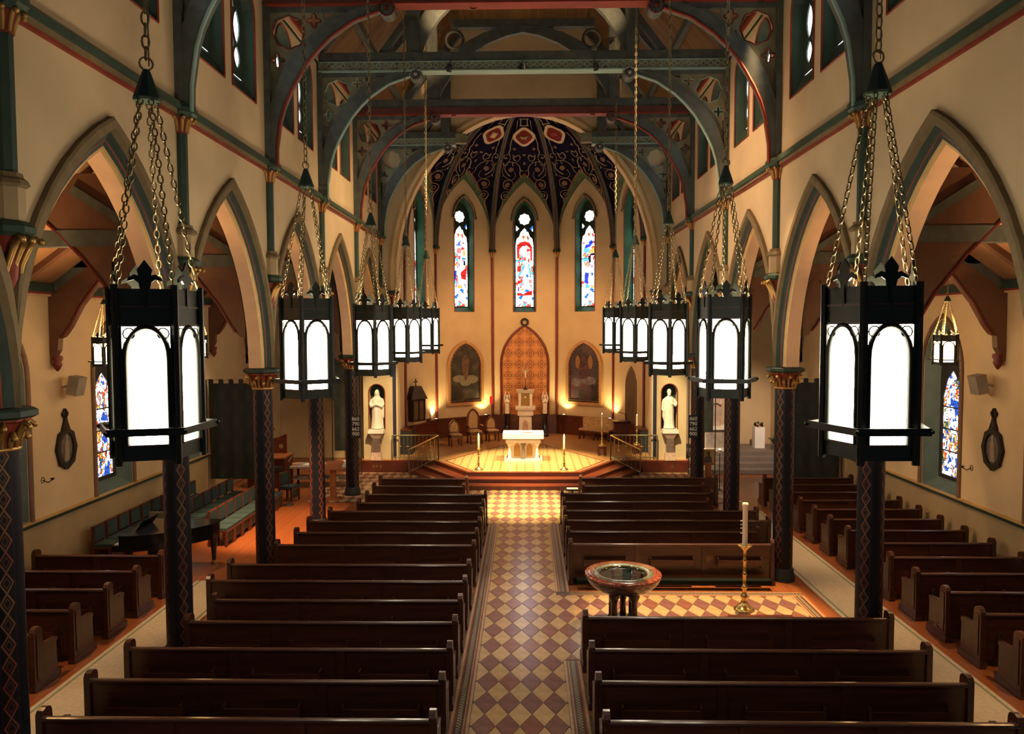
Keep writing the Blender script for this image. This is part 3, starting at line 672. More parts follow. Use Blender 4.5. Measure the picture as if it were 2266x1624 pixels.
for i in range(5):
    m, d, nrm, Lw = facefn(i)
    fn = lambda u, v, t, m=m, d=d, nrm=nrm: (m.x+d.x*u+nrm.x*t, m.y+d.y*u+nrm.y*t, v)
    hw = Lw/2; hR = ((ZQ-ZS)**2+hw*hw)/(2*hw)
    up = pointed(hw, 0, ZS, hR/(2*hw), 10)
    wo = [(u, z) for u, z in pointed_h(.53, .95, 6.27, 10.62, 7)]
    G().plate(up, [wo], fn, 0, .5).obj('apse_bay', PLASTER, wap)
    # window
    win_id += 1
    cw = fn(0, 6.27, 0); w = thing('window_%d' % win_id, None, None, cw, math.atan2(d.y, d.x)); w['kind'] = 'structure'
    A = [(u, z-6.27) for u, z in wo]; Bk = [(u, z-6.27) for u, z in pointed_h(.47, .84, 6.50, 10.55, 7)]
    G().loft([[(u, -.004, z) for u, z in A], [(u, .40, z) for u, z in Bk]], 0, False, True, False).obj('reveal', GREEN_W, w)
    G().tube([(u, -.01, z) for u, z in A], .025, 4, 0, True, False).obj('edge_line', RED, w)
    hd = [(u, z-6.27) for u, z in pointed_h(.60, 1.02, 10.2, 10.62, 7)][2:]
    hd = sorted(hd, key=lambda p: math.atan2(p[1]-4.3, p[0]))
    g = G(); g.tube([(u, -.05, z) for u, z in hd], .055, 6, 0)
    for q in (hd[0], hd[-1]): g.ball((q[0], -.06, q[1]), .085, 0, 8)
    g.obj('hood_mould', STONE, w)
    holes = [[((.26+.02*cos(8*q*pi/16))*cos(q*pi/16), 4.44+(.26+.02*cos(8*q*pi/16))*sin(q*pi/16)) for q in range(32)], [(-.40, 3.85), (-.26, 3.99), (-.40, 4.14)], [(.40, 3.85), (.40, 4.14), (.26, 3.99)],
             [(-.425, .26), (.425, .26), (.425, 3.2), (.37, 3.52), (.25, 3.62), (.18, 3.82), (0, 4.02), (-.18, 3.82), (-.25, 3.62), (-.37, 3.52), (-.425, 3.2)]]
    G().plate(Bk, holes, lambda u, v, t: (u, .38+t, v), 0, .04).obj('tracery', GREEN, w)
    g = G()
    for z in (.9, 1.7, 2.5, 3.2): g.box(-.43, .43, .405, .42, z-.012, z+.012)
    g.obj('glazing_bar', BLACKM, w)
    G().add([(u, .43, z) for u, z in Bk], [tuple(range(len(Bk)))]).obj('pane', GLASS_APSE, w)
    for col, poly in APSE_PIECES.get(i, []):
        G().plate([(u*1.2, v) for u, v in poly], [], lambda u, v, t: (u, .424+t, v), 0, .003).obj('glass_piece', GLASSC[col], w)
    # wainscot
    wp = G().box(-Lw/2, Lw/2, -.12, 0, 0, 1.28).box(-Lw/2, Lw/2, -.16, 0, 1.28, 1.36).obj('wainscot_panel', WOOD_RED, wap)
    wp.location = (m.x, m.y, 0); wp.rotation_euler = (0, 0, math.atan2(d.y, d.x))
    # vault web
    a, b = Vector((*APSE[i], ZS)), Vector((*APSE[i+1], ZS)); Q = Vector((m.x, m.y, ZQ))
    def rib(V, t): th = t*pi/2; q = 1-cos(th); return Vector((V.x+(CROWN.x-V.x)*q, V.y+(CROWN.y-V.y)*q, ZS+(CROWN.z-ZS)*sin(th)))
    aR = math.acos((hR-hw)/hR)
    def warch(sd, t):
        th = aR*t; u = -(hR-hw)+hR*cos(th); z = ZS+hR*sin(th)
        return Vector(fn(sd*u, z, -.002))
    def surf(sd, u, v):
        V = a if sd < 0 else b; A0 = warch(sd, u); R0 = rib(V, u); p = A0.lerp(R0, v)
        p.z += .55*v*(1-v)*u; return p
    for sd in (-1, 1):
        g = G(); vs = [0, .03, .06, .09, .105, .2, .35, .5, .65, .8, .9, 1]; NU = 16
        rows = [[surf(sd, u/NU, v) for u in range(NU+1)] for v in vs]
        for q in range(len(vs)-1): g.loft([rows[q], rows[q+1]], 0 if q < 3 else (1 if q == 3 else 2), True, False, False)
        g.obj('vault_web', [GREEN_V, RED, NAVY], vault)
        # painted scrollwork on the web, laid on the surface
        V = a if sd < 0 else b
        cen = Vector((0, 33, 9))
        def onsurf(u, v):
            p = surf(sd, u, v); e = .01; du = surf(sd, u+e, v)-p; dv = surf(sd, u, v+e)-p
            n = du.cross(dv).normalized()
            if n.dot(cen-p) < 0: n = -n
            return p, n
        def spiral(u, v, r, turns, dirn, ph, wd=.030, tail=None):
            p, n = onsurf(u, v); tx = Vector((d.x, d.y, 0)); tx = (tx - n*tx.dot(n)).normalized(); ty = n.cross(tx)
            if ty.z < 0: ty = -ty
            pts = []; K = int(turns*12)
            for q in range(K+1):
                f = q/K; th = ph+dirn*2*pi*turns*f; rr = r*(1-.72*f); pts.append(p+n*.03+(tx*cos(th)+ty*sin(th))*rr)
            gs.tube(pts, [wd*(1-.4*q/K) for q in range(K+1)], 4, 0, flat=.4)
            return p, n, tx, ty
        def disc(u, v, r, mi):
            p, n = onsurf(u, v); tx = n.orthogonal().normalized(); ty = n.cross(tx)
            gs.loft([[p+n*h+(tx*cos(2*pi*q/10)+ty*sin(2*pi*q/10))*rr for q in range(10)] for h, rr in ((.005, r), (.02, r*.9))], mi)
        def stem(P, wd=.028):
            pts = []; X = [P[0]] + P + [P[-1]]
            for q in range(1, len(X)-2):
                for f in range(4):
                    t_ = f/4; w4 = (-.5*t_+t_*t_-.5*t_**3, 1-2.5*t_*t_+1.5*t_**3, .5*t_+2*t_*t_-1.5*t_**3, -.5*t_*t_+.5*t_**3)
                    uu = sum(w4[k]*X[q-1+k][0] for k in range(4)); vv = sum(w4[k]*X[q-1+k][1] for k in range(4)); pp, nn = onsurf(uu, vv); pts.append(pp+nn*.02)
            pp, nn = onsurf(*P[-1]); pts.append(pp+nn*.02)
            gs.tube(pts, wd, 4, 0, flat=.5)
        gs = G()
        for P in SCROLL: stem(P, .022)
        disc(.76, .33, .13, 1); disc(.68, .21, .14, 1); disc(.83, .52, .08, 1)
        gs.obj('vault_scrollwork', [CREAMP, ORANGEP], vault)
    # medallion and crown emblem on the ridge of the web
    if i in (1, 2, 3):
        p = Q.lerp(CROWN, .53); p.z += .55*.53*.47; ax = (CROWN-Q).normalized(); tx = Vector((d.x, d.y, 0)); n = tx.cross(ax).normalized()
        if n.dot(Vector((0, 33, 9))-p) < 0: n = -n
        g = G()
        for r, h, mi in ((.50, .03, 0), (.36, .045, 1)):
            F = [((r*.93+.07*r*cos(4*q*pi/20))*cos(q*pi/20), 1.25*(r*.93+.07*r*cos(4*q*pi/20))*sin(q*pi/20)) for q in range(40)]
            rg = [[p+n*hh+tx*u+ax*v for u, v in F] for hh in (0, h)]; g.loft(rg, mi, False)
        if i == 2:
            for u, v, r in ((-.13, .05, .07), (-.04, 0, .09), (.06, .01, .08), (.16, .07, .05)): g.ball(p+n*.05+tx*u+ax*v, r*.9, 2, 8)
            for u in (-.1, -.02, .08): g.tube([p+n*.06+tx*u, p+n*.06+tx*u-ax*.14], .014, 4, 2)
        elif i == 1:
            rg = [[p+n*hh+tx*u+ax*v for u, v in ((-.13, -.15), (.13, -.15), (.13, .17), (-.13, .17))] for hh in (.045, .06)]; g.loft(rg, 2, False)
            rg = [[p+n*hh+tx*u+ax*v for u, v in ((-.07, -.15), (.07, -.15), (.07, .06), (0, .12), (-.07, .06))] for hh in (.06, .07)]; g.loft(rg, 3, False)
        else:
            for v in (.05, -.02, -.09): g.tube([p+n*.05+tx*(.14*cos(pi*q/8)-.0)+ax*(v+.05*sin(pi*q/8)) for q in range(9)], .018, 4, 4)
        g.obj('vault_medallion', [mat('medallion_cream', (.50, .36, .23), .7, spec=.1), VRED, CREAMP, GOLDP, mat('medallion_rose', (.45, .10, .10), .6)], vault)
        g = G()
        for vv, rr in ((.32, .085), (.22, .13)):
            pc = Q.lerp(CROWN, vv); pc.z += .55*vv*(1-vv); g.loft([[pc+n*hh+(tx*cos(2*pi*q/10)+ax*.7*sin(2*pi*q/10))*rr for q in range(10)] for hh in (.0, .02)], 1)
        p2 = Q.lerp(CROWN, .70); p2.z += .55*.7*.3
        for u in (-.14, .14): g.tube([p2+n*.03+tx*u-ax*.2, p2+n*.03+tx*u+ax*.22], .02, 4)
        for v in (-.2, .22): g.tube([p2+n*.03+tx*-.2+ax*v, p2+n*.03+tx*.2+ax*v], .022, 4)
        g.obj('vault_emblem', [CREAMP, ORANGEP], vault)
for i, P in enumerate(APSE):
    V = Vector((*P, ZS)); pts = []
    inn = (Vector((0, 32, 0))-Vector((P[0], P[1], 0))).normalized()
    for q in range(17):
        th = q/16*pi/2; k = 1-cos(th); pts.append(Vector((V.x+(0-V.x)*k, V.y+(31.5-V.y)*k, ZS+(14.9-ZS)*sin(th)))+inn*.06-Vector((0, 0, .05)))
    G().tube(pts, .13, 6, smooth=False).obj('vault_rib', TIMBER, vault)
    G().tube([p+inn*.12-Vector((0, 0, .06)) for p in pts], .045, 5).obj('rib_roll', mat('rib_red', (.13, .04, .03), .5), vault)
    c = Vector((P[0], P[1], 0))+inn*.05
    t = thing('apse_colonnette', None, 'wall shaft', (c.x, c.y, 1.36), group='apse colonnettes')
    t['label'] = 'thin dark red colonnette in the apse, %s' % ['leftmost, behind the chancel arch', 'left of the left-hand painting', 'left of the central arched niche', 'right of the central arched niche', 'right of the right-hand painting', 'rightmost, behind the chancel arch'][i]
    G().lathe([(.055, 0), (.055, 7.55)], 8).obj('shaft', mat('colonnette_red', (.16, .022, .014), .4), t)
    g = G().lathe([(.06, 7.5), (.08, 7.62), (.14, 7.75)], 8, mi=1)
    for q in range(6): leaf(g, q*pi/3, .05, 7.5, 7.76, .08, 0)
    g.obj('capital', [GOLD, RED], t); G().lathe([(.17, 7.74), (.19, 7.78), (.19, 7.84), (.15, 7.88)], 8, smooth=False).obj('abacus', GREEN, t)
# short barrel between the arch and the apse
rows = [[(5.02*cos(pi*q/20), y, ZS+(14.9-ZS)*sin(pi*q/20)) for q in range(21)] for y in (Y5+.4, 31.6)]
G().loft(rows, 0, True, False, False).obj('barrel', NAVY, vault)

# ================================================================== SIDE AISLES
for s, nm in ((-1, 'left'), (1, 'right')):
    def wf(u, v, t, s=s): return (s*(XW+t), u, v)
    wins = [m for m in MIDS[1:5]]
    holes = [[(m+.32+u, z) for u, z in pointed_h(.82, 1.25, 1.45, 4.45, 7)] for m in wins]
    w = G().plate([(4, 0), (31, 0), (31, 6.5), (4, 6.5)], holes, wf, 0, .5).obj('wall_aisle_%s' % nm, PLASTER, kind='structure')
    for z0, z1, pr, mt in ((0, 1.36, .03, PLASTER_LOW), (1.36, 1.43, .10, GREEN), (1.43, 1.455, .12, GOLDP)):
        xs = sorted((s*(XW-pr), s*(XW+.01))); G().box(xs[0], xs[1], 4, 31, z0, z1).obj('dado_rail' if z0 else 'dado', mt, w)
    for z0, z1, pr, mt in ((6.22, 6.30, .08, SOFFIT), (6.30, 6.48, .18, GREEN), (6.26, 6.30, .12, RED)):
        xs = sorted((s*(XW-pr), s*(XW+.01))); G().box(xs[0], xs[1], 4, 31, z0, z1).obj('cornice', mt, w)
    for j, m in enumerate(wins):
        win_id += 1
        o = thing('window_%d' % win_id, None, None, (s*XW, m+.32, 1.45)); o['kind'] = 'structure'
        A = [(u, z-1.45) for u, z in pointed_h(.82, 1.25, 1.45, 4.45, 7)]; Bk = [(u, z-1.45) for u, z in pointed_h(.54, .90, 1.70, 4.30, 7)]
        G().loft([[(s*-.004, u, z) for u, z in A], [(s*.30, u, z) for u, z in Bk]], 0, False, True, False).obj('reveal', mat('paint_grey_green', (.085, .13, .115), .5), o)
        A2 = [(u, z-1.45) for u, z in pointed_h(.90, 1.33, 1.45, 4.45, 7)]
        G().tube([(s*-.02, u, z) for u, z in A2[1:]+A2[:1]], .06, 6, 0).obj('frame_mould', mat('stone_brown', (.17, .10, .06), .6), o)
        hol = [[(u*.86, .32+(z-.3)*.985-.0) for u, z in [(-.5, .32), (.5, .32), (.5, 2.3), (.3, 2.75), (0, 3.0), (-.3, 2.75), (-.5, 2.3)]], circ(0, 3.32, .13, 10)]
        G().plate(Bk, hol, lambda u, v, t, s=s: (s*(.27+t), u, v), 0, .03).obj('tracery', BLACKM, o)
        g = G()
        for z in (.95, 1.5, 2.05): g.box(-.45, .45, .415, .43, z-.012, z+.012)
        g2 = G()
        for z in (.95, 1.5, 2.05): xs = sorted((s*.28, s*.30)); g2.box(xs[0], xs[1], -.45, .45, z-.014, z+.014)
        g2.obj('glazing_bar', BLACKM, o)
        G().add([(s*.31, u, z) for u, z in Bk], [tuple(range(len(Bk)))]).obj('pane', GLASS_AISLE, o)
    # lean-to ceiling
    def az(x): return 6.42+(XW-x)*.72
    g = G().add([(s*(XW+.1), 4, az(XW+.1)), (s*(XW+.1), 31, az(XW+.1)), (s*(XB-.02), 31, az(XB)), (s*(XB-.02), 4, az(XB))], [(0, 1, 2, 3)])
    c = g.obj('ceiling_aisle_%s' % nm, mat('aisle_boards', (.24, .125, .06), .6, var=.15, scale=2), kind='structure')
    for m in wins:
        for dm in (-.9, .9): G().beam((s*XW, m+dm, az(XW)-.07), (s*XB, m+dm, az(XB)-.07), .12, .14, 0, (0, 1, 0)).obj('rafter', BROWN, c)
    # transverse arched frames at every column
    for k in range(5):
        y = YK[k]
        if k == 0: continue
        t = thing('aisle_frame', 'brown arched timber frame across the %s aisle, %s from the sanctuary' % (nm, ORD[4-k]), 'roof truss', (s*8.1, y, 4.7), group='aisle frames')
        L = [(XW-.02, 4.75), (10.28, 4.75), (10.22, 4.95), (10.16, 5.05), (10.14, 5.30), (10.05, 5.34), (9.98, 5.42), (9.88, 5.56), (9.62, 6.02), (9.13, 6.64), (8.62, 7.16), (8.1, 7.62)]
        R = [(16.2-x, z) for x, z in reversed(L[:-1])]
        R = [(max(x, XB+.02), z) for x, z in R]
        outl = L + R + [(XB+.02, 8.0), (8.1, 8.02), (9.1, az(9.1)-.05), (XW-.02, az(XW)-.05)]
        G().plate([(s*x-s*8.1, z-4.7) for x, z in outl], [], lambda u, v, tt: (u, tt, v), -.09, .09).obj('spandrel_board', BROWN, t)
        pts = [(s*(x-8.1), -.10, z-4.7) for x, z in L[5:] + R[:-6]]
        G().tube(pts, .03, 5).obj('arch_edge', mat('edge_maroon', (.12, .012, .008), .5), t)
        G().box(-2.2, 2.2, -.12, .12, 2.14, 2.40).obj('tie_beam', TIMBER, t)
        G().beam((s*2.2, 0, az(10.3)-4.7-.1), (s*-2.1, 0, az(6.0)-4.7-.1), .18, .24, 0, (0, 1, 0)).obj('rafter', TIMBER, t)
        G().beam((s*-.9, -.05, 3.05), (s*-2.0, -.05, 2.35), .14, .26, 0, (0, 1, 0)).obj('strut', TIMBER, t)
        g = G().lathe([(.02, -.12), (.06, -.06), (.10, .02), (.08, .08), (.12, .16), (.10, .22)], 8, (s*2.13, 0, 0)); g.obj('pendant', mat('edge_maroon', (0, 0, 0)), t)

# walls closing the aisles and side chapels
we = G().box(-XW, -6.0, 32.2, 32.5, 0, 9).obj('wall_left_chapel', PLASTER, kind='structure')
we2 = G().box(6.0, XW, 32.2, 32.5, 0, 9).obj('wall_right_chapel', PLASTER, kind='structure')
for s, nm in ((-1, 'left'), (1, 'right')):
    xs = sorted((s*5.3, s*6.0)); G().box(xs[0], xs[1], 29.72, 32.3, 0, 9).obj('wall_%s_chapel_side' % nm, PLASTER, kind='structure')
    xs = sorted((s*XW, s*(XW+.4))); G().box(xs[0], xs[1], 31, 32.5, 0, 9).obj('wall_%s_chapel_end' % nm, PLASTER, kind='structure')

# ================================================================== SANCTUARY PLATFORM
def offset_front(k):
    """front outline of step k (0 = platform edge) from left to right"""
    e = .43*k; q = .42*k
    return [(-6.3, 28.95), (-3.42-q*1.25, 28.95), (-2.0-q*.55, 26.55-e), (2.0+q*.55, 26.55-e), (3.42+q*1.25, 28.95), (6.3, 28.95)]
STEPTOP = mat('step_tread', (.18, .036, .013), .32, var=.2, scale=3, stretch=(.4, 4, 4), coat=.3)
plat = link('floor_sanctuary', None, kind='structure')
def sanct_mat():
    m = bpy.data.materials.new('sanctuary_paving'); nt, N, L = nodes(m); b = N['Principled BSDF']
    tc = N.new('ShaderNodeTexCoord'); sp = N.new('ShaderNodeSeparateXYZ'); L.new(tc.outputs['Object'], sp.inputs[0])
    x, y = sp.outputs[0], sp.outputs[1]
    r = math_node(N, L, 'MAXIMUM', math_node(N, L, 'ABSOLUTE', x), math_node(N, L, 'MULTIPLY', math_node(N, L, 'ABSOLUTE', math_node(N, L, 'SUBTRACT', y, 28.9)), .92))
    inner = math_node(N, L, 'LESS_THAN', math_node(N, L, 'ADD', math_node(N, L, 'ABSOLUTE', x), math_node(N, L, 'MULTIPLY', math_node(N, L, 'ABSOLUTE', math_node(N, L, 'SUBTRACT', y, 28.9)), .55)), 3.1)
    gx = math_node(N, L, 'LESS_THAN', math_node(N, L, 'FRACT', math_node(N, L, 'DIVIDE', x, .30)), .22)
    gy = math_node(N, L, 'LESS_THAN', math_node(N, L, 'FRACT', math_node(N, L, 'DIVIDE', y, .36)), .3)
    f = math_node(N, L, 'MULTIPLY', math_node(N, L, 'MULTIPLY', gx, gy), inner)
    oct_ = math_node(N, L, 'ADD', math_node(N, L, 'ABSOLUTE', x), math_node(N, L, 'MULTIPLY', math_node(N, L, 'ABSOLUTE', math_node(N, L, 'SUBTRACT', y, 28.9)), .55))
    bord = math_node(N, L, 'LESS_THAN', math_node(N, L, 'ABSOLUTE', math_node(N, L, 'SUBTRACT', oct_, 3.02)), .06)
    f2 = math_node(N, L, 'MAXIMUM', math_node(N, L, 'MULTIPLY', math_node(N, L, 'MULTIPLY', gx, .15), inner), bord)
    c = mixc(N, L, math_node(N, L, 'MAXIMUM', f, f2), (.48, .31, .13), (.24, .07, .035))
    c = mixc(N, L, inner, (.46, .24, .09), c)
    L.new(c, b.inputs['Base Color']); b.inputs['Roughness'].default_value = .25; return m
SANCT = sanct_mat()
back = [(6.3, 29.6), (4.95, 29.8), (5.0, 31.8), (4.05, 34.75), (1.55, 36.55), (-1.55, 36.55), (-4.05, 34.75), (-5.0, 31.8), (-4.95, 29.8), (-6.3, 29.6)]
G().plate(offset_front(0)+back, [], lambda u, v, t: (u, v, t), 0, ZP-.03, 0).obj('platform', WOOD_RED, plat)
inset = [(-6.3, 29.1), (-3.35, 29.1), (-1.93, 26.72), (1.93, 26.72), (3.35, 29.1), (6.3, 29.1)]
G().plate(inset+back, [], lambda u, v, t: (u, v, t), ZP-.03, ZP+.003, 0).obj('paving', SANCT, plat)
of0 = offset_front(0); G().plate(of0+list(reversed(inset)), [], lambda u, v, t: (u, v, t), ZP-.04, ZP, 0).obj('nosing', STEPTOP, plat)
for k, z in ((1, .30), (2, .15)):
    o = offset_front(k); o = o[1:-1]; i_ = offset_front(k-1)[1:-1]
    G().plate([(o[0][0], 28.95)] + o[1:-1] + [(o[-1][0], 28.95)] + list(reversed(i_)), [], lambda u, v, t: (u, v, t), 0, z-.03).obj('step_riser', WOOD_RED, plat)
    oo = [(x*1.004, y-.02) for x, y in o]
    G().plate(oo + list(reversed(i_)), [], lambda u, v, t: (u, v, t), z-.03, z).obj('step_tread', STEPTOP, plat)
for x in (-5.78, -5.66, -5.5):
    G().box(x-.035, x+.035, 28.935, 28.95, .17, .27).obj('outlet_plate', BRASS, plat)
G().box(5.60, 5.68, 28.935, 28.95, .15, .29).obj('outlet_plate', BRASS, plat)

# ------------------------------------------------------------------ altar
t = thing('altar', 'white marble altar with white cloth and gilt arched panels on the platform', 'altar', (-.04, 29.1, ZP))
G().box(-.72, .72, -.42, .42, 0, .10).obj('base_slab', MARBLE, t)
G().box(-.50, .50, -.22, .25, .10, .92).obj('core', MARBLE, t)
for x in (-.24, .24):
    g = G(); P = pointed_h(.11, .18, .16, .50, 5); g.plate([(x+u, z) for u, z in P], [], lambda u, v, tt: (u, -.23+tt, v), -.02, 0); g.obj('gilt_panel', GOLD, t)
for x in (-.52, 0, .52):
    for y in (-.34, .32):
        g = G().lathe([(.085, .10), (.085, .14), (.06, .17), (.055, .56), (.06, .58), (.10, .66), (.10, .70)], 10, (x, y, 0)); g.obj('colonnette', MARBLE_B if y < 0 and x == 0 else MARBLE, t)
G().box(-.66, .66, -.42, .40, .70, .82).box(-.62, .62, -.38, .36, .82, .98).obj('entablature', MARBLE, t)
G().box(-.76, .76, -.50, .48, .98, 1.06).obj('mensa', MARBLE, t)
g = G().box(-.77, .77, -.51, .49, 1.06, 1.075).box(-.77, .77, -.515, -.51, .88, 1.075); g.obj('altar_cloth', WHITE, t)
G().box(-.745, -.735, -.5, -.49, .02, .98).box(.735, .745, -.5, -.49, .02, .98).obj('stand_rod', BLACKM, t)
b = thing('open_book', 'open book lying on the white altar cloth', 'book', (.12, 28.95, ZP+1.075))
G().add([(-.22, -.12, .01), (0, -.12, .03), (0, .14, .03), (-.22, .14, .01)], [(0, 1, 2, 3)]).add([(0, -.12, .03), (.22, -.12, .01), (.22, .14, .01), (0, .14, .03)], [(0, 1, 2, 3)]).obj('pages', WAX, b)
G().box(-.23, .23, -.13, .15, 0, .008).obj('cover', VRED, b)

# ------------------------------------------------------------------ candlesticks
def candlestick(label, loc, h, ch, r=.035, group='sanctuary candlesticks', flame=True):
    t = thing('candlestick', label, 'candlestick', loc, group=group)
    g = G().lathe([(.15, 0), (.15, .02), (.12, .05), (.05, .10), (.03, .16), (.05, .20), (.028, .26), (.022, h*.38), (.045, h*.40), (.045, h*.43), (.022, h*.46), (.026, h*.68), (.05, h*.70), (.05, h*.72), (.025, h*.76), (.02, h*.92), (.06, h*.97), (.09, h), (.03, h)], 12)
    g.obj('stem', BRASS, t)
    for k in range(3): G().lathe([(.025, 0), (.035, .02), (.02, .045)], 6, (.13*cos(k*2.1+.5), .13*sin(k*2.1+.5), 0)).obj('foot', BRASS, t)
    c = G().lathe([(r, h), (r, h+ch), (r*.6, h+ch+.01)], 10).obj('candle', WAX, t)
    if flame: G().lathe([(.004, h+ch), (.014, h+ch+.02), (.004, h+ch+.06)], 6).obj('flame', FLAME, c)
    return t
candlestick('brass candlestick with white candle at the left front of the platform', (-1.62, 27.0, ZP), .78, .48)
candlestick('brass candlestick with white candle at the right front of the platform', (1.42, 27.0, ZP), .78, .45)
def stool(label, loc):
    t = thing('wooden_stool', label, 'stool', loc)
    G().box(-.17, .17, -.17, .17, .26, .36).obj('seat', WOOD_RED, t)
    for x in (-.12, .12):
        for y in (-.12, .12): G().box(x-.04, x+.04, y-.04, y+.04, 0, .26).obj('leg', WOOD_RED, t)
stool('small dark wooden stool under the candlestick left of the right rail', (3.08, 30.2, ZP)); stool('small dark wooden stool under the candlestick behind the right rail', (4.5, 30.5, ZP))
candlestick('brass candlestick standing on the wooden stool left of the right rail', (3.08, 30.2, ZP+.36), .78, .48)
candlestick('brass candlestick standing on the stool behind the right rail', (4.5, 30.5, ZP+.36), .78, .40)

# ------------------------------------------------------------------ brass rails
RAILM = mat('rail_brass', (.30, .27, .15), .35, .8, var=.2)
for s, nm in ((-1, 'left'), (1, 'right')):
    A, B, C = Vector((s*5.07, 29.05, ZP)), Vector((s*3.30, 29.1, ZP)), Vector((s*4.33, 28.42, 0))
    t = thing('altar_rail', 'brass handrail with twisted balusters beside the %s steps' % nm, 'railing', (B.x, B.y, ZP))
    def seg(p, q, n, ornament):
        up = Vector((0, 0, .95))
        G().tube([p+up-B, q+up-B], .028, 8).obj('handrail', RAILM if not ornament else BRASS, t)
        G().tube([p+Vector((0, 0, .10))-B, q+Vector((0, 0, .10))-B], .018, 6).obj('bottom_rail', RAILM, t)
        for i in range(n+1):
            f = i/n; c = p.lerp(q, f)-B; post = i in (0, n)
            g = G().tube([c, c+up], .022 if post else .009, 6)
            if not post and i % 2 == 0:
                g.ball(c+up*.55, .035, 1, 6); g.tube([c+up*.55-(q-p).normalized()*.07, c+up*.55+(q-p).normalized()*.07], .012, 4, 1)
            g.obj('post' if post else 'baluster', [RAILM, BRASS], t)
    seg(A, B, 12, False); seg(B, C, 7, True)

# ------------------------------------------------------------------ tabernacle, angels, reredos panel
t = thing('tabernacle', 'white marble tabernacle pillar with gilt door below the crucifix', 'tabernacle', (.03, 35.3, ZP))
G().box(-.36, .36, -.3, .3, 0, .12).obj('plinth', MARBLE, t)
G().frustum(0, 0, .12, 1.02, .30, .25, .28, .23).obj('pedestal', MARBLE, t)
P = pointed_h(.12, .2, .30, .62, 5); G().plate(P, [], lambda u, v, tt: (u, -.285+tt, v), -.01, .03).obj('arched_panel', MARBLE_P, t)
G().box(-.36, .36, -.29, .29, 1.02, 1.28).obj('cap_block', MARBLE, t)
G().frustum(0, 0, 1.28, 1.36, .44, .34, .46, .36).box(-.46, .46, -.36, .36, 1.36, 1.46).obj('shelf', MARBLE, t)
for x in (-.26, .26): G().frustum(x, -.16, 1.46, 2.06, .05, .06, .07, .07).obj('jamb', MARBLE, t)
G().box(-.24, .24, -.14, .2, 1.46, 2.08).obj('door', GOLD, t)
G().ball((0, -.16, 1.85), .06, 0, 8).obj('door_boss', MARBLE, t)
G().frustum(0, 0, 2.06, 2.20, .36, .26, .42, .32).obj('cornice', MARBLE, t)
t = thing('crucifix', 'slender bronze crucifix on top of the tabernacle', 'crucifix', (.03, 35.3, ZP+2.20))
G().lathe([(.12, 0), (.1, .04), (.03, .10), (.025, .2)], 8).obj('foot', BRONZE, t)
G().box(-.022, .022, -.02, .02, .15, 1.12).box(-.20, .20, -.02, .02, .86, .91).obj('cross', mat('dull_brass', (.18, .13, .07), .45, .5), t)
g = G().tube([(0, -.04, .55), (.01, -.045, .68), (0, -.04, .82)], [.02, .03, .035], 6).tube([(-.15, -.04, .90), (0, -.04, .83), (.15, -.04, .90)], .015, 5); g.ball((0, -.05, .90), .03); g.obj('figure', MARBLE, t)

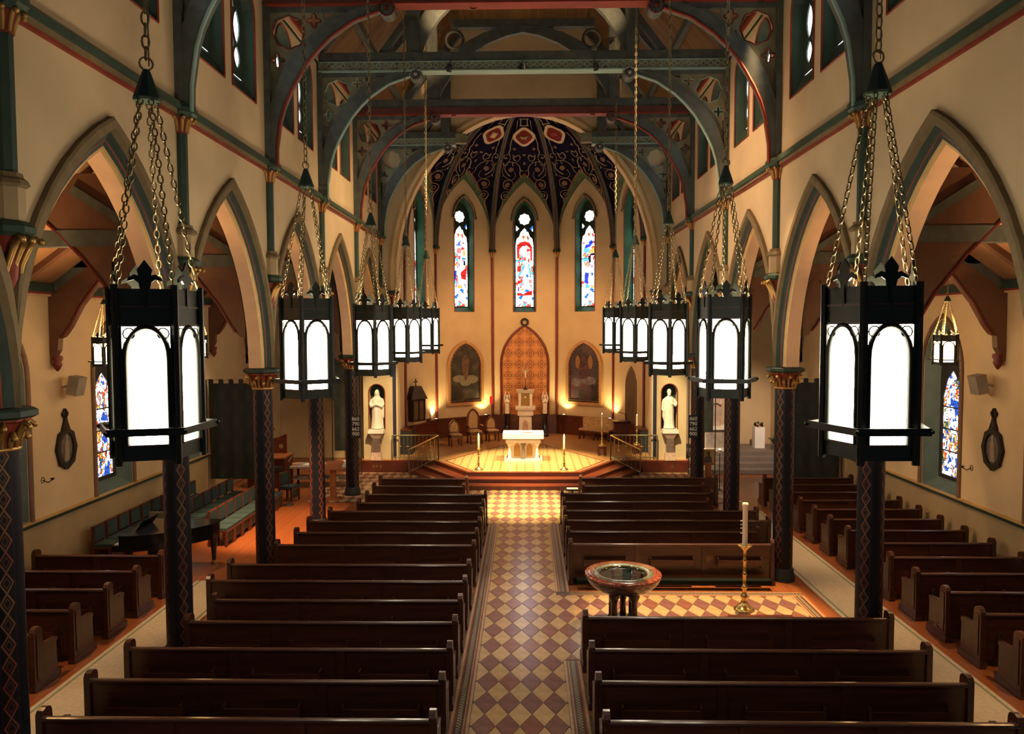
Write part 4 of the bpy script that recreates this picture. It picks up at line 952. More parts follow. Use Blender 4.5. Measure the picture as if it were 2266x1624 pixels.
def loft_figure(g, secs, n=28, c=(0, 0), mi=0, seed=1):
    rnd = random.Random(seed); ph = [rnd.uniform(0, 6.28) for _ in range(6)]
    rings = []
    for z, rx, ry, ox, oy, fold in secs:
        ring = []
        for j in range(n):
            a = 2*pi*j/n; k = 1+fold*(.55*sin(7*a+ph[0]+z*1.2)+.45*sin(11*a+ph[1]-z*2)+.3*sin(4*a+ph[2]))
            ring.append((c[0]+ox+rx*k*cos(a), c[1]+oy+ry*k*sin(a), z))
        rings.append(ring)
    g.loft(rings, mi)
def statue_mesh(veil, seed):
    g = G()
    if veil:
        secs = [(0, .25, .19, 0, 0, .06), (.12, .235, .18, 0, 0, .08), (.45, .205, .165, .01, 0, .09), (.75, .215, .165, .01, 0, .07), (.92, .225, .165, 0, 0, .05), (1.05, .235, .155, 0, 0, .04), (1.15, .21, .14, 0, 0, .03), (1.21, .135, .12, 0, -.005, .02), (1.26, .10, .11, 0, -.01, .01), (1.33, .10, .115, 0, -.02, .01), (1.42, .09, .11, .0, -.02, 0), (1.49, .05, .065, 0, -.01, 0), (1.51, .015, .02, 0, 0, 0)]
        loft_figure(g, secs, seed=seed)
        g.ball((0, -.075, 1.36), .072, 0, 10, 1.25); g.ball((0, -.15, 1.355), .014, 0, 6)
        for s in (-1, 1): g.tube([(s*.19, 0, 1.12), (s*.245, -.04, .95), (s*.20, -.15, .86), (s*.05, -.20, .93)], [.06, .07, .06, .04], 8)
        g.ball((0, -.21, .95), .05, 0, 8)
        g.tube([(.17, .02, 1.15), (.22, -.02, .8), (.23, -.02, .45), (.18, -.02, .30)], [.07, .08, .06, .02], 8)
    else:
        secs = [(0, .22, .18, 0, 0, .07), (.12, .20, .165, 0, 0, .09), (.45, .185, .155, -.01, 0, .09), (.75, .19, .155, -.01, 0, .07), (.92, .20, .155, 0, 0, .05), (1.05, .21, .145, 0, 0, .04), (1.15, .195, .13, 0, 0, .03), (1.21, .12, .10, 0, 0, .02), (1.25, .06, .065, 0, -.005, 0), (1.30, .062, .07, 0, -.01, 0), (1.36, .082, .095, 0, -.01, 0), (1.43, .085, .10, 0, -.005, 0), (1.49, .06, .07, 0, 0, 0), (1.515, .015, .02, 0, 0, 0)]
        loft_figure(g, secs, seed=seed)
        g.ball((0, -.10, 1.31), .05, 0, 8, 1.2); g.ball((0, -.112, 1.385), .014, 0, 6)
        g.tube([(-.18, 0, 1.12), (-.26, -.02, .92), (-.27, -.06, .74), (-.22, -.12, .66)], [.06, .06, .05, .035], 8)
        g.tube([(.18, 0, 1.12), (.27, -.02, .95), (.22, -.14, .88), (.08, -.19, .98)], [.06, .06, .05, .035], 8)
        g.tube([(-.20, -.06, .72), (-.21, -.07, .45), (-.18, -.07, .25)], [.07, .06, .02], 8)
    return g
for s, cx, lab, veil in ((-1, -5.68, 'white marble statue of a veiled robed figure in the left niche', True), (1, 5.55, 'white marble statue of a bareheaded robed figure in the right niche', False)):
    o = statue_mesh(veil, 3 if veil else 8).obj('statue', MARBLE)
    props(o, lab, 'statue'); o.location = (cx, Y5+.06, 1.645)
    m = o.modifiers.new('merge', 'REMESH'); m.mode = 'VOXEL'; m.voxel_size = .014; m.use_smooth_shade = True
    t = thing('statue_pedestal', 'pink marble pedestal with brown shaft under the %s statue' % ('veiled' if veil else 'bareheaded'), 'pedestal', (cx, Y5-.12, ZP))
    G().frustum(0, 0, 0, .30, .20, .17, .17, .15).obj('base', MARBLE_P, t); G().box(-.13, .13, -.12, .12, .30, .84).obj('shaft', MARBLE_B, t)
    G().frustum(0, .02, .84, 1.04, .14, .13, .26, .22).obj('capital', MARBLE_P, t); G().box(-.30, .30, -.22, .30, 1.04, 1.175).obj('top_slab', MARBLE, t)
for s, nm in ((-1, 'left'), (1, 'right')):
    x = -.82 if s < 0 else .94
    t = thing('angel_pedestal', 'dark green marble pedestal %s of the tabernacle' % nm, 'pedestal', (x, 35.4, ZP))
    G().lathe([(.17, 0), (.17, .08), (.12, .12), (.11, .95), (.15, 1.02), (.17, 1.08)], 10).obj('shaft', BLACK, t)
    g = G()
    loft_figure(g, [(0, .11, .10, 0, 0, .05), (.3, .10, .09, 0, 0, .06), (.55, .11, .09, 0, 0, .03), (.66, .08, .07, 0, 0, .01), (.70, .045, .045, 0, 0, 0), (.78, .06, .065, 0, -.01, 0), (.86, .05, .055, 0, 0, 0), (.88, .01, .01, 0, 0, 0)], 16)
    for q in (-1, 1): g.tube([(q*.05, .08, .35), (q*.12, .09, .7), (q*.07, .08, 1.02)], [.02, .05, .015], 6); g.tube([(q*.10, 0, .6), (q*.08, -.09, .5), (0, -.12, .58)], [.035, .03, .02], 6)
    o = g.obj('angel_statuette', MARBLE); o.location = (x, 35.4, ZP+1.08); props(o, 'white praying angel statuette with raised wings, %s of the tabernacle' % nm, 'statuette')
    m = o.modifiers.new('merge', 'REMESH'); m.mode = 'VOXEL'; m.voxel_size = .012; m.use_smooth_shade = True
def reredos_mat():
    m = bpy.data.materials.new('diaper_pattern'); nt, N, L = nodes(m); b = N['Principled BSDF']
    tc = N.new('ShaderNodeTexCoord'); sp = N.new('ShaderNodeSeparateXYZ'); L.new(tc.outputs['Object'], sp.inputs[0])
    P = .535
    fx = math_node(N, L, 'SUBTRACT', math_node(N, L, 'FRACT', math_node(N, L, 'DIVIDE', sp.outputs[0], P)), .5)
    fz = math_node(N, L, 'SUBTRACT', math_node(N, L, 'FRACT', math_node(N, L, 'DIVIDE', sp.outputs[2], P)), .5)
    r = math_node(N, L, 'SQRT', math_node(N, L, 'ADD', math_node(N, L, 'MULTIPLY', fx, fx), math_node(N, L, 'MULTIPLY', fz, fz)))
    a = math_node(N, L, 'ARCTAN2', fz, fx)
    pet = math_node(N, L, 'ABSOLUTE', math_node(N, L, 'COSINE', math_node(N, L, 'MULTIPLY', a, 2)))
    edge = math_node(N, L, 'ADD', math_node(N, L, 'MULTIPLY', pet, .16), .15)
    petal = math_node(N, L, 'LESS_THAN', math_node(N, L, 'ABSOLUTE', math_node(N, L, 'SUBTRACT', r, edge)), .045)
    core = math_node(N, L, 'LESS_THAN', math_node(N, L, 'ABSOLUTE', math_node(N, L, 'SUBTRACT', r, .09)), .035)
    dm = math_node(N, L, 'ADD', math_node(N, L, 'ABSOLUTE', fx), math_node(N, L, 'ABSOLUTE', fz))
    lat = math_node(N, L, 'MULTIPLY', math_node(N, L, 'LESS_THAN', math_node(N, L, 'ABSOLUTE', math_node(N, L, 'SUBTRACT', dm, .52)), .03), .6)
    circ_ = math_node(N, L, 'MULTIPLY', math_node(N, L, 'LESS_THAN', math_node(N, L, 'ABSOLUTE', math_node(N, L, 'SUBTRACT', r, .42)), .022), .5)
    f = math_node(N, L, 'MAXIMUM', math_node(N, L, 'MAXIMUM', petal, core), math_node(N, L, 'MAXIMUM', lat, circ_))
    c = mixc(N, L, math_node(N, L, 'MULTIPLY', f, .95), (.52, .215, .07), (.13, .035, .016))
    L.new(c, b.inputs['Base Color']); b.inputs['Roughness'].default_value = .6; return m
t = thing('reredos_panel', 'tall pointed wall panel with orange stencil pattern and dark red frame', 'wall panel', (0, 36.6, 1.36))
P = pointed_h(1.10, 1.85, 0, 2.40, 9)
G().plate(P, [], lambda u, v, tt: (u, tt, v), -.03, 0).obj('panel', reredos_mat(), t)
G().tube([(u*1.03, -.05, z) for u, z in P[1:]+P[:1]], .055, 6).obj('frame', mat('frame_red', (.12, .02, .015), .4), t)
G().tube([(.15*cos(2*pi*q/16), -.06, 4.42+.15*sin(2*pi*q/16)) for q in range(16)], .05, 6, 0, True).obj('finial_ring', BRONZE, t)

# paintings on the side bays of the apse
def painting_mat(name, cols, seed):
    m = bpy.data.materials.new(name); nt, N, L = nodes(m); b = N['Principled BSDF']
    tc = N.new('ShaderNodeTexCoord'); mp = N.new('ShaderNodeMapping'); mp.inputs['Location'].default_value = (seed, seed*2, 0); L.new(tc.outputs['Object'], mp.inputs[0])
    n = N.new('ShaderNodeTexNoise'); n.inputs['Scale'].default_value = 1.9; n.inputs['Detail'].default_value = 4; L.new(mp.outputs[0], n.inputs['Vector'])
    rp = N.new('ShaderNodeValToRGB'); L.new(n.outputs['Fac'], rp.inputs[0]); els = rp.color_ramp.elements
    els[0].position = .3; els[0].color = cols[0]+(1,); els[1].position = .72; els[1].color = cols[-1]+(1,)
    for i, c in enumerate(cols[1:-1]): e = els.new(.38+.3*i/max(1, len(cols)-2)); e.color = c+(1,)
    L.new(rp.outputs[0], b.inputs['Base Color']); b.inputs['Roughness'].default_value = .4; return m
for i, lab, cols, seed in ((1, 'dark pointed-arch painting with a pale cloud on the left apse wall', [(.012, .014, .016), (.02, .02, .018), (.035, .030, .022), (.09, .075, .05)], 1.3),
                           (3, 'dark pointed-arch painting with red and violet figures on the right apse wall', [(.014, .010, .014), (.03, .02, .022), (.06, .045, .06), (.10, .03, .025)], 4.1)):
    m, d, nrm, Lw = facefn(i)
    t = thing('painting', lab, 'painting', (m.x-nrm.x*.02, m.y-nrm.y*.02, 1.9), math.atan2(d.y, d.x))
    P = pointed_h(.98, 1.22, 0, 1.80, 8); Q = pointed_h(.84, 1.10, .13, 1.80, 8); R = pointed_h(.76, 1.0, .21, 1.80, 8)
    G().plate(P, [Q], lambda u, v, tt: (u, tt, v), -.10, 0).obj('outer_frame', mat('frame_ochre', (.42, .22, .09), .45), t)
    G().plate(Q, [R], lambda u, v, tt: (u, tt, v), -.08, 0).obj('inner_frame', mat('frame_dark', (.05, .025, .02), .4), t)
    g = G()
    for k in range(len(R)):
        p, q = Vector(R[k-1]), Vector(R[k]); nn = max(1, int((q-p).length/.09))
        for f in range(nn): c = p.lerp(q, f/nn); g.ball((c.x*1.05, -.085, c.y), .016, 0, 5)
    g.obj('frame_beading', CREAMP, t)
    G().plate(R, [], lambda u, v, tt: (u, tt, v), -.05, 0).obj('canvas', painting_mat('canvas_%d' % i, cols, seed), t)
    if i == 1:
        g = G()
        for u, v, a, b_ in ((-.35, 1.25, .36, .17), (.30, 1.2, .40, .2), (0, 1.05, .30, .15)): g.plate([(u+a*cos(q*pi/7), v+b_*sin(q*pi/7)) for q in range(14)], [], lambda uu, vv, tt: (uu, tt, vv), -.053-.001*abs(u), -.049)
        g.obj('painted_cloud', mat('paint_cloud', (.16, .14, .10), .5), t)
        G().plate([(.27*cos(q*pi/9)*(.7+.3*sin(q*pi/9)), 1.75+.62*sin(q*pi/9)) for q in range(18)], [], lambda uu, vv, tt: (uu, tt, vv), -.057, -.049).obj('painted_figure', mat('paint_figure', (.10, .05, .03), .5, var=.5, scale=6), t)
    else:
        g = G()
        for sd in (-1, 1): g.plate([(sd*.34+.13*cos(q*pi/7), 2.0+.32*sin(q*pi/7)) for q in range(14)], [], lambda uu, vv, tt: (uu, tt, vv), -.055, -.049)
        g.obj('painted_glow', mat('paint_ochre', (.20, .10, .03), .5), t)
        G().plate([(.30*cos(q*pi/8)*(1.2-.6*(sin(q*pi/8)+1)/2), 1.75+.55*sin(q*pi/8)) for q in range(16)], [], lambda uu, vv, tt: (uu, tt, vv), -.058, -.049).obj('painted_figure', mat('paint_figure2', (.06, .02, .03), .5, var=.7, scale=7), t)
        g = G()
        for u, v, a, b_ in ((-.4, 1.05, .28, .2), (.25, 1.15, .4, .2)): g.plate([(u+a*cos(q*pi/7), v+b_*sin(q*pi/7)) for q in range(14)], [], lambda uu, vv, tt: (uu, tt, vv), -.052-.001*abs(u), -.049)
        g.obj('painted_cloud', mat('paint_cloud2', (.11, .085, .11), .5, var=.4, scale=4), t)

# uplights behind the wainscot
for n_, (x, y) in enumerate(((-4.0, 34.35), (-1.85, 36.0), (1.85, 36.0), (3.85, 34.45))):
    t = thing('uplight', 'small wall uplight glowing behind the wainscot, %s' % ['left of the left painting', 'right of the left painting', 'left of the right painting', 'right of the right painting'][n_], 'lamp', (x, y, 1.36), group='apse uplights')
    G().lathe([(.05, 0), (.07, .05), (.06, .06)], 8).obj('housing', BLACKM, t)
    G().lathe([(.055, .061), (.02, .066)], 8).obj('lens', GLOW, t)
    ld = bpy.data.lights.new('uplight_lamp', 'SPOT'); ld.energy = 220; ld.color = (1, .72, .30); ld.spot_size = math.radians(120); ld.spot_blend = .9; ld.shadow_soft_size = .04
    lo = bpy.data.objects.new('uplight_lamp', ld); COL.objects.link(lo); lo.parent = t; lo.location = (0, 0, .10); lo.rotation_euler = (pi, 0, 0)

# ------------------------------------------------------------------ sanctuary furniture
TAP = mat('tapestry', (.42, .27, .13), .85, var=.5, scale=22)
def presider(label, loc, rz, sc, high):
    t = thing('presider_chair', label, 'chair', loc, rz, 'presider chairs', (sc, sc, sc))
    for x in (-.22, .22):
        G().box(x-.03, x+.03, -.24, -.18, 0, .42).obj('leg', WOOD_RED, t); G().box(x-.03, x+.03, .18, .24, 0, .42).obj('leg', WOOD_RED, t)
    G().box(-.27, .27, -.26, .26, .36, .44).obj('seat_frame', WOOD_RED, t)
    G().lathe([(.30, .44), (.34, .47), (.33, .52), (.2, .55)], 4, a0=pi/4).obj('seat_cushion', TAP, t)
    P = pointed_h(.25, .36, .46, .80*high, 6); Q = pointed_h(.18, .28, .58, .80*high, 6)
    G().plate(P, [Q], lambda u, v, tt: (u, .20+tt, v), -.03, .05).obj('back_frame', WOOD_RED, t)
    G().plate(Q, [], lambda u, v, tt: (u, .20+tt, v), -.02, .03).obj('back_cushion', TAP, t)
    if high > 1:
        for x in (-.29, .29): G().box(x-.03, x+.03, -.22, .22, .66, .71).obj('armrest', WOOD_RED, t)
presider('low pointed-back chair with tapestry seat, leftmost of three by the altar', (-2.98, 32.6, ZP), pi*.12, 1.0, .95)
presider('tall pointed-back armchair with tapestry seat, middle of three by the altar', (-2.2, 33.3, ZP), pi*.12, 1.12, 1.25)
presider('low pointed-back chair with tapestry seat, rightmost of three by the altar', (-1.45, 34.0, ZP), pi*.12, 1.0, .95)
t = thing('upholstered_bench', 'low red wooden bench with tapestry seat right of the altar', 'bench', (3.2, 34.3, ZP), -pi*.2)
G().box(-.8, .8, -.22, .22, .34, .42).obj('frame', WOOD_RED, t); G().box(-.78, .78, -.2, .2, .42, .50).obj('seat_cushion', TAP, t); G().box(-.8, .8, .2, .26, .5, .98).obj('back', TAP, t)
for x in (-.75, 0, .75):
    for y in (-.18, .18): G().box(x-.03, x+.03, y-.03, y+.03, 0, .34).obj('leg', WOOD_RED, t)
t = thing('ambo', 'red-brown wooden ambo with gooseneck microphone by the right chancel wall', 'lectern', (4.25, 33.3, ZP))
G().box(-.36, .36, -.25, .25, 0, .9).obj('body', WOOD_RED, t); G().frustum(0, 0, .9, 1.0, .38, .28, .42, .32).obj('desk', WOOD_RED, t)
G().tube([(.2, .1, 1.0), (.2, .1, 1.2), (.1, .05, 1.3), (-.2, 0, 1.38)], .012, 5).obj('microphone', BLACKM, t)
t = thing('side_lectern', 'dark wooden lectern with microphone by the left chancel wall', 'lectern', (-4.55, 34.0, ZP))
G().box(-.36, .36, -.22, .22, .9, 1.02).obj('desk', WOOD_RED, t); G().box(-.08, .08, -.08, .08, .05, .9).obj('post', WOOD_RED, t); G().box(-.25, .25, -.2, .2, 0, .06).obj('foot', WOOD_RED, t)
G().tube([(.3, .1, 1.0), (.3, .1, 1.3), (.25, .05, 1.45)], .012, 5).obj('microphone', BLACKM, t)
t = thing('sideboard', 'low dark cabinet against the left chancel wall behind the rail', 'cabinet', (-4.75, 30.9, ZP))
G().box(-.2, .25, -.6, .6, 0, .95).obj('body', BLACKM, t); G().box(-.22, .25, -.62, .62, .95, 1.0).obj('top', WOOD_RED, t)
t = thing('sideboard', 'low dark cabinet against the right chancel wall behind the rail', 'cabinet', (4.78, 31.25, ZP))
G().box(-.2, .22, -.4, .4, 0, .9).obj('body', BLACKM, t); G().box(-.22, .22, -.42, .42, .9, .95).obj('top', WOOD_RED, t)
t = thing('sanctuary_lamp', 'red sanctuary lamp on a tall pole beside the presider chairs', 'lamp', (-1.55, 35.2, ZP))
G().lathe([(.14, 0), (.14, .03), (.02, .06)], 10).obj('foot', BRASS, t); G().tube([(0, 0, .05), (0, 0, 1.55)], .016, 6).obj('pole', BRASS, t)
G().lathe([(.05, 1.55), (.075, 1.62), (.07, 1.85), (.05, 1.9)], 10).obj('red_glass', mat('red_glass', (.45, .01, .01), .2, emit=(1, .03, .02), estr=.5), t)
t = thing('wall_shrine', 'dark wooden house-shaped shrine box on the left chancel wall', 'shrine', (-4.62, 32.3, 1.55), -.75)
G().box(-.18, .2, -.35, .35, 0, .95).obj('case', mat('dark_wood', (.02, .008, .005), .5), t)
G().frustum(0, 0, .95, 1.50, .26, .44, .14, .20).obj('roof', mat('dark_wood', (0, 0, 0)), t)
G().box(.2, .21, -.25, .25, .1, .85).obj('door', mat('shrine_door', (.10, .05, .03), .4), t)
for y in (-.30, .0, .30): G().box(.2, .24, y-.03, y+.03, .05, .95).obj('bar', mat('dark_wood', (0, 0, 0)), t)
G().tube([(0, 0, 1.45), (0, 0, 1.82)], .025, 6).box(-.02, .02, -.10, .10, 1.66, 1.71).obj('finial_cross', mat('dark_wood', (0, 0, 0)), t)
# doorway on the right chancel side
o = thing('door_1', None, None, (4.62, 33.05, ZP), .315); o['kind'] = 'structure'
P = pointed_h(.46, .85, 0, 2.5, 6); G().plate(P, [], lambda u, v, tt: (-.03+tt, u, v), -.01, 0).obj('door_leaf', mat('door_wood', (.10, .06, .03), .7), o)
G().tube([(-.02, u*1.04, z) for u, z in P[1:]+P[:1]], .05, 5).obj('frame', STONE, o)

# ================================================================== PEWS
def pew_end_mesh():
    g = G()
    P = [(-.03, 0), (.56, 0), (.56, .10), (.52, .14), (.51, .55), (.535, .60), (.535, .64), (.22, .66), (.18, .70), (.17, .90), (.15, .945), (.11, .97), (.05, .975), (.0, .955), (-.03, .91)]
    g.plate(P, [], lambda u, v, t: (t, u, v), -.04, .04)
    g.box(-.055, .055, -.06, .59, 0, .10)
    for q in (-.044, .044): xs = sorted((q, q*1.18)); g.box(xs[0], xs[1], .02, .13, .18, .86)
    return g.mesh('end_panel', PEW)
END = pew_end_mesh()
KNEEL = mat('kneeler_green', (.006, .010, .008), .8, spec=.1)
cache = {}
def pew_meshes(L):
    k = round(L, 2)
    if k in cache: return cache[k]
    d = {}; h = L/2-.05
    g = G().add([(-h, .02, .12), (h, .02, .12), (h, -.0, .85), (-h, -.0, .85), (-h, .06, .12), (h, .06, .12), (h, .05, .85), (-h, .05, .85)], [(0, 1, 2, 3), (7, 6, 5, 4), (0, 4, 5, 1), (3, 2, 6, 7)])
    d['back'] = g.mesh('back', PEW)
    prof = [(-.03, .84), (.06, .84), (.065, .855), (.058, .87), (.03, .882), (-.005, .883), (-.028, .874), (-.035, .857)]
    d['top_rail'] = G().loft([[(x, y, z) for y, z in prof] for x in (-h, h)], 0, False).mesh('top_rail', PEW)
    d['seat'] = G().box(-h, h, .06, .50, .40, .44).mesh('seat', PEW)
    d['kneeler'] = G().box(-h+.1, h-.1, -.36, -.18, .12, .20).mesh('kneeler', KNEEL)
    n = max(1, round(L/1.65)); d['stiles'] = [(-h+(i+1)*2*h/n) for i in range(n-1)]
    d['stile'] = G().add([(-.06, -.015, .12), (.06, -.015, .12), (.06, -.035, .84), (-.06, -.035, .84), (-.06, .02, .12), (.06, .02, .12), (.06, 0, .84), (-.06, 0, .84)], [(0, 1, 2, 3), (4, 5, 1, 0), (3, 2, 6, 7), (1, 5, 6, 2), (0, 3, 7, 4)]).mesh('stile', PEW)
    w = min(.62, h/n*.62); d['racks'] = [(-h+(i+.5)*2*h/n) for i in range(n)]
    d['rack'] = G().box(-w, w, -.13, -.0, .44, .46).box(-w, w, -.14, -.125, .44, .56).box(-w-.02, -w, -.14, 0, .40, .60).box(w, w+.02, -.14, 0, .40, .60).mesh('book_rack', PEW)
    cache[k] = d; return d
def pew(x0, x1, y, label, group):
    L = x1-x0; d = pew_meshes(L); t = thing('pew', label, 'pew', ((x0+x1)/2, y, 0), 0, group)
    for n_ in ('back', 'top_rail', 'seat', 'kneeler'): link(n_, d[n_], t)
    for s in (-1, 1): link('end_panel', END, t, (s*(L/2-.04), 0, 0))
    for x in d['stiles']: link('stile', d['stile'], t, (x, 0, 0))
    for x in d['racks']: link('book_rack', d['rack'], t, (x, 0, 0))
    return t
ROWS_L = [(8.78, -5.75, -.98), (9.77, -5.75, -.98), (10.77, -5.75, -.98), (11.78, -5.32, -1.0), (12.75, -5.30, -1.0), (13.74, -5.8, -1.0), (14.71, -5.8, -1.0), (16.07, -5.32, -1.0), (17.06, -5.2, -1.0), (18.07, -5.2, -1.0), (19.07, -4.95, -1.02), (19.99, -4.42, -1.02), (21.03, -4.42, -1.02), (22.17, -4.45, -1.72), (23.28, -4.47, -1.72)]
ROWS_R = [(8.78, 1.0, 5.88), (9.79, 1.0, 5.88), (10.80, 1.0, 5.88), (12.03, 1.0, 5.92), (16.20, 1.0, 5.38), (17.20, 1.0, 5.38), (18.22, 1.0, 5.95), (19.20, 1.02, 5.95), (20.20, 1.05, 4.95), (21.23, 1.05, 5.3), (22.27, 1.72, 5.3), (23.45, 1.72, 5.98)]
nl = len(ROWS_L)
for i, (y, a, b) in enumerate(ROWS_L): pew(a, b, y, 'long dark pew left of the centre aisle, %s row from the altar steps' % ORD[nl-1-i], 'left nave pews')
nr = len(ROWS_R)
for i, (y, a, b) in enumerate(ROWS_R):
    lab = 'long dark pew right of the centre aisle, %s row from the altar steps' % ORD[nr-1-i]
    if i == 4: lab = 'long dark pew standing directly behind the baptismal font'
    if i == 3: lab = 'long dark pew standing just in front of the baptismal font'
    pew(a, b, y, lab, 'right nave pews')
ns = 13
for i in range(ns): pew(7.40, 10.12, 11.22+1.02*i, 'short dark pew along the right outer wall, %s row from the curtain' % ORD[ns-1-i], 'right side pews')
for i in range(5): pew(-10.05, -7.36, 11.22+1.01*i, 'short dark pew along the left outer wall, %s row from the piano' % ORD[4-i], 'left side pews')
t = thing('paper_stand', 'white sheet on a small black stand at the front right pew end', 'stand', (1.42, 22.0, 0))
G().tube([(0, 0, 0), (0, 0, .80)], .03, 6).box(-.2, .2, -.14, .14, .80, .84).box(-.18, .18, -.15, .15, 0, .03).obj('stand', BLACKM, t); G().box(-.16, .16, -.11, .11, .84, .85).obj('sheet', WHITE, t)

# ================================================================== LANTERNS
RL = .358; SIDE = 2*RL*sin(pi/5); APO = RL*cos(pi/5)
def vtx(k, r=RL): a = 2*pi*k/5; return Vector((r*cos(a), r*sin(a), 0))
def chain_mesh(p0, p1, pitch, wire):
    p0, p1 = Vector(p0), Vector(p1); d = p1-p0; n = max(2, int(d.length/pitch)); dn = d.normalized()
    a = dn.cross(Vector((0, 1, .01))).normalized(); b = dn.cross(a); g = G(); hl = pitch*.5+wire*1.1; hw = pitch*.30
    for i in range(n):
        c = p0+d*((i+.5)/n); u = a if i % 2 else b
        pts = []
        for q in range(10):
            th = 2*pi*q/10; pts.append(c+dn*hl*sin(th)+u*hw*cos(th))
        g.tube(pts, wire, 4, 0, True)
    return g
FLEUR = [(-.035, 0), (.035, 0), (.045, .05), (.075, .075), (.125, .06), (.12, .085), (.075, .115), (.045, .105), (.055, .15), (.0, .225), (-.055, .15), (-.045, .105), (-.075, .115), (-.12, .085), (-.125, .06), (-.075, .075), (-.045, .05)]
def make_lantern(cable, glass=None, watts=190):
    t = thing('hanging_lantern', 'x', 'lantern')
    ld = bpy.data.lights.new('bulb', 'POINT'); ld.energy = watts; ld.color = (1, .58, .24) if glass else (1, .80, .52); ld.shadow_soft_size = .05
    bulb = bpy.data.objects.new('bulb', ld); COL.objects.link(bulb); bulb.parent = t; bulb.location = (0, 0, 1.0)
    g = G()
    for k in range(5):
        p = vtx(k, RL*1.0); g.lathe([(.03, -.03), (.03, 1.36)], 6, p, 0, False)
        for r0, z0, z1, mi in ((.0, 0, .12, 1), (0, 1.05, 1.33, 1), (-.012, 1.04, 1.06, 2), (-.012, 1.185, 1.20, 2), (-.004, .195, .22, 0), (-.012, .11, .125, 2)):
            a, b = vtx(k, RL*.97-r0), vtx(k+1, RL*.97-r0); a2, b2 = vtx(k, RL*.93), vtx(k+1, RL*.93)
            g.add([a+Vector((0,0,z0)), b+Vector((0,0,z0)), b+Vector((0,0,z1)), a+Vector((0,0,z1)), a2+Vector((0,0,z0)), b2+Vector((0,0,z0)), b2+Vector((0,0,z1)), a2+Vector((0,0,z1))],
                  [(0,1,2,3),(7,6,5,4),(0,4,5,1),(3,2,6,7)], mi)
    g.obj('frame', [IRON, IRON_G, mat('lantern_line', (.06, .02, .015), .5)], t)
    # outer ring band
    g = G(); R2 = .475
    rows = [[vtx(k, r)+Vector((0, 0, z)) for k in range(6)] for r, z in ((R2, .205), (R2, .262), (R2-.018, .262), (R2-.018, .205), (R2, .205))]
    for a, b in zip(rows, rows[1:]): g.loft([a, b], 0, False, False, False)
    for k in range(5): g.tube([vtx(k, RL)+Vector((0, 0, .235)), vtx(k, R2)+Vector((0, 0, .235))], .014, 4); g.ball(vtx(k, R2+.004)+Vector((0, 0, .235)), .016, 0, 6)
    g.obj('ring_band', IRON, t)
    hw = SIDE/2-.035
    pane = G().add([(-hw, 0, .125), (hw, 0, .125), (hw, 0, 1.045), (-hw, 0, 1.045)], [(0, 1, 2, 3)]).mesh('glass_pane', glass or GLASS_LAMP)
    tr = G(); zs = .78; zt = 1.035
    ap = [(-hw+.02, .12), (-hw+.02, zs)] + [(-(hw-.02)*cos(pi/2*q/7)**1.0, zs+(zt-zs)*(sin(pi/2*q/7)**.86)) for q in range(1, 8)]
    full = ap + [(-x, z) for x, z in reversed(ap[:-1])]
    tr.tube([(x, -.012, z) for x, z in full], .023, 4)
    for q in (-1, 1): tr.tube([(q*(hw-.055)+.043*cos(2*pi*j/10), -.012, .985+.043*sin(2*pi*j/10)) for j in range(10)], .006, 4, 0, True)
    for q in (-1, 1):
        xs = sorted((q*(hw-.022), q*(hw+.03))); tr.box(xs[0], xs[1], -.02, .0, .12, zs)
        xs = sorted((q*(hw-.004), q*(hw+.03))); tr.box(xs[0], xs[1], -.02, .0, zs, 1.05)
    trm = tr.mesh('tracery', IRON)
    fm = G().plate(FLEUR, [], lambda u, v, tt: (u, tt, v), -.008, .008); fm.box(-.012, .012, -.014, .014, -.14, .02)
    fm = fm.mesh('finial', IRON)
    for k in range(5):
        a = 2*pi*(k+.5)/5
        for nm, me, r, z in (('glass_pane', pane, APO*.945, 0), ('tracery', trm, APO*.955, 0), ('finial', fm, APO*.96, 1.325)):
            link(nm, me, t, (r*cos(a), r*sin(a), z), (0, 0, a+pi/2))
        p = vtx(k, RL*.95)+Vector((0, 0, 1.35)); q = vtx(k, .06)+Vector((0, 0, 2.84))
        chain_mesh(p, q, .062, .0068).obj('chain', CHAIN, t)
    G().lathe([(.10, 2.82), (.105, 2.84), (.03, 3.06), (.02, 3.07)], 8, smooth=False).obj('canopy', GREEN, t)
    G().tube([(0+.05*cos(2*pi*q/12), 0, 3.115+.05*sin(2*pi*q/12)) for q in range(12)], .009, 5, 0, True).obj('hook_ring', CHAIN, t)
    g = chain_mesh((0, 0, 3.15), (0, 0, cable), .09, .0085); g.tube([(.02, 0, 3.1), (.02, 0, cable)], .006, 4); g.obj('hanging_chain', CHAIN, t)
    return t
LAN = [(-2.90, 6.10, 4.48, 34, 'largest lit lantern on the left, nearest the viewer'), (2.84, 6.10, 4.48, 19, 'largest lit lantern on the right, nearest the viewer'),
       (-2.85, 10.30, 4.57, 56, 'second lit lantern from the viewer on the left'), (2.75, 10.30, 4.57, 8, 'second lit lantern from the viewer on the right'),
       (-2.84, 14.50, 4.61, 2, 'middle lit lantern of the left row of five'), (2.77, 14.50, 4.61, 50, 'middle lit lantern of the right row of five'),
       (-2.84, 18.71, 4.68, 66, 'fourth lit lantern from the viewer on the left'), (2.74, 18.71, 4.68, 48, 'fourth lit lantern from the viewer on the right'),
       (-2.89, 22.92, 4.76, 16, 'farthest lit lantern on the left, nearest the altar'), (2.75, 22.92, 4.76, 41, 'farthest lit lantern on the right, nearest the altar')]
proto = make_lantern(11.4)
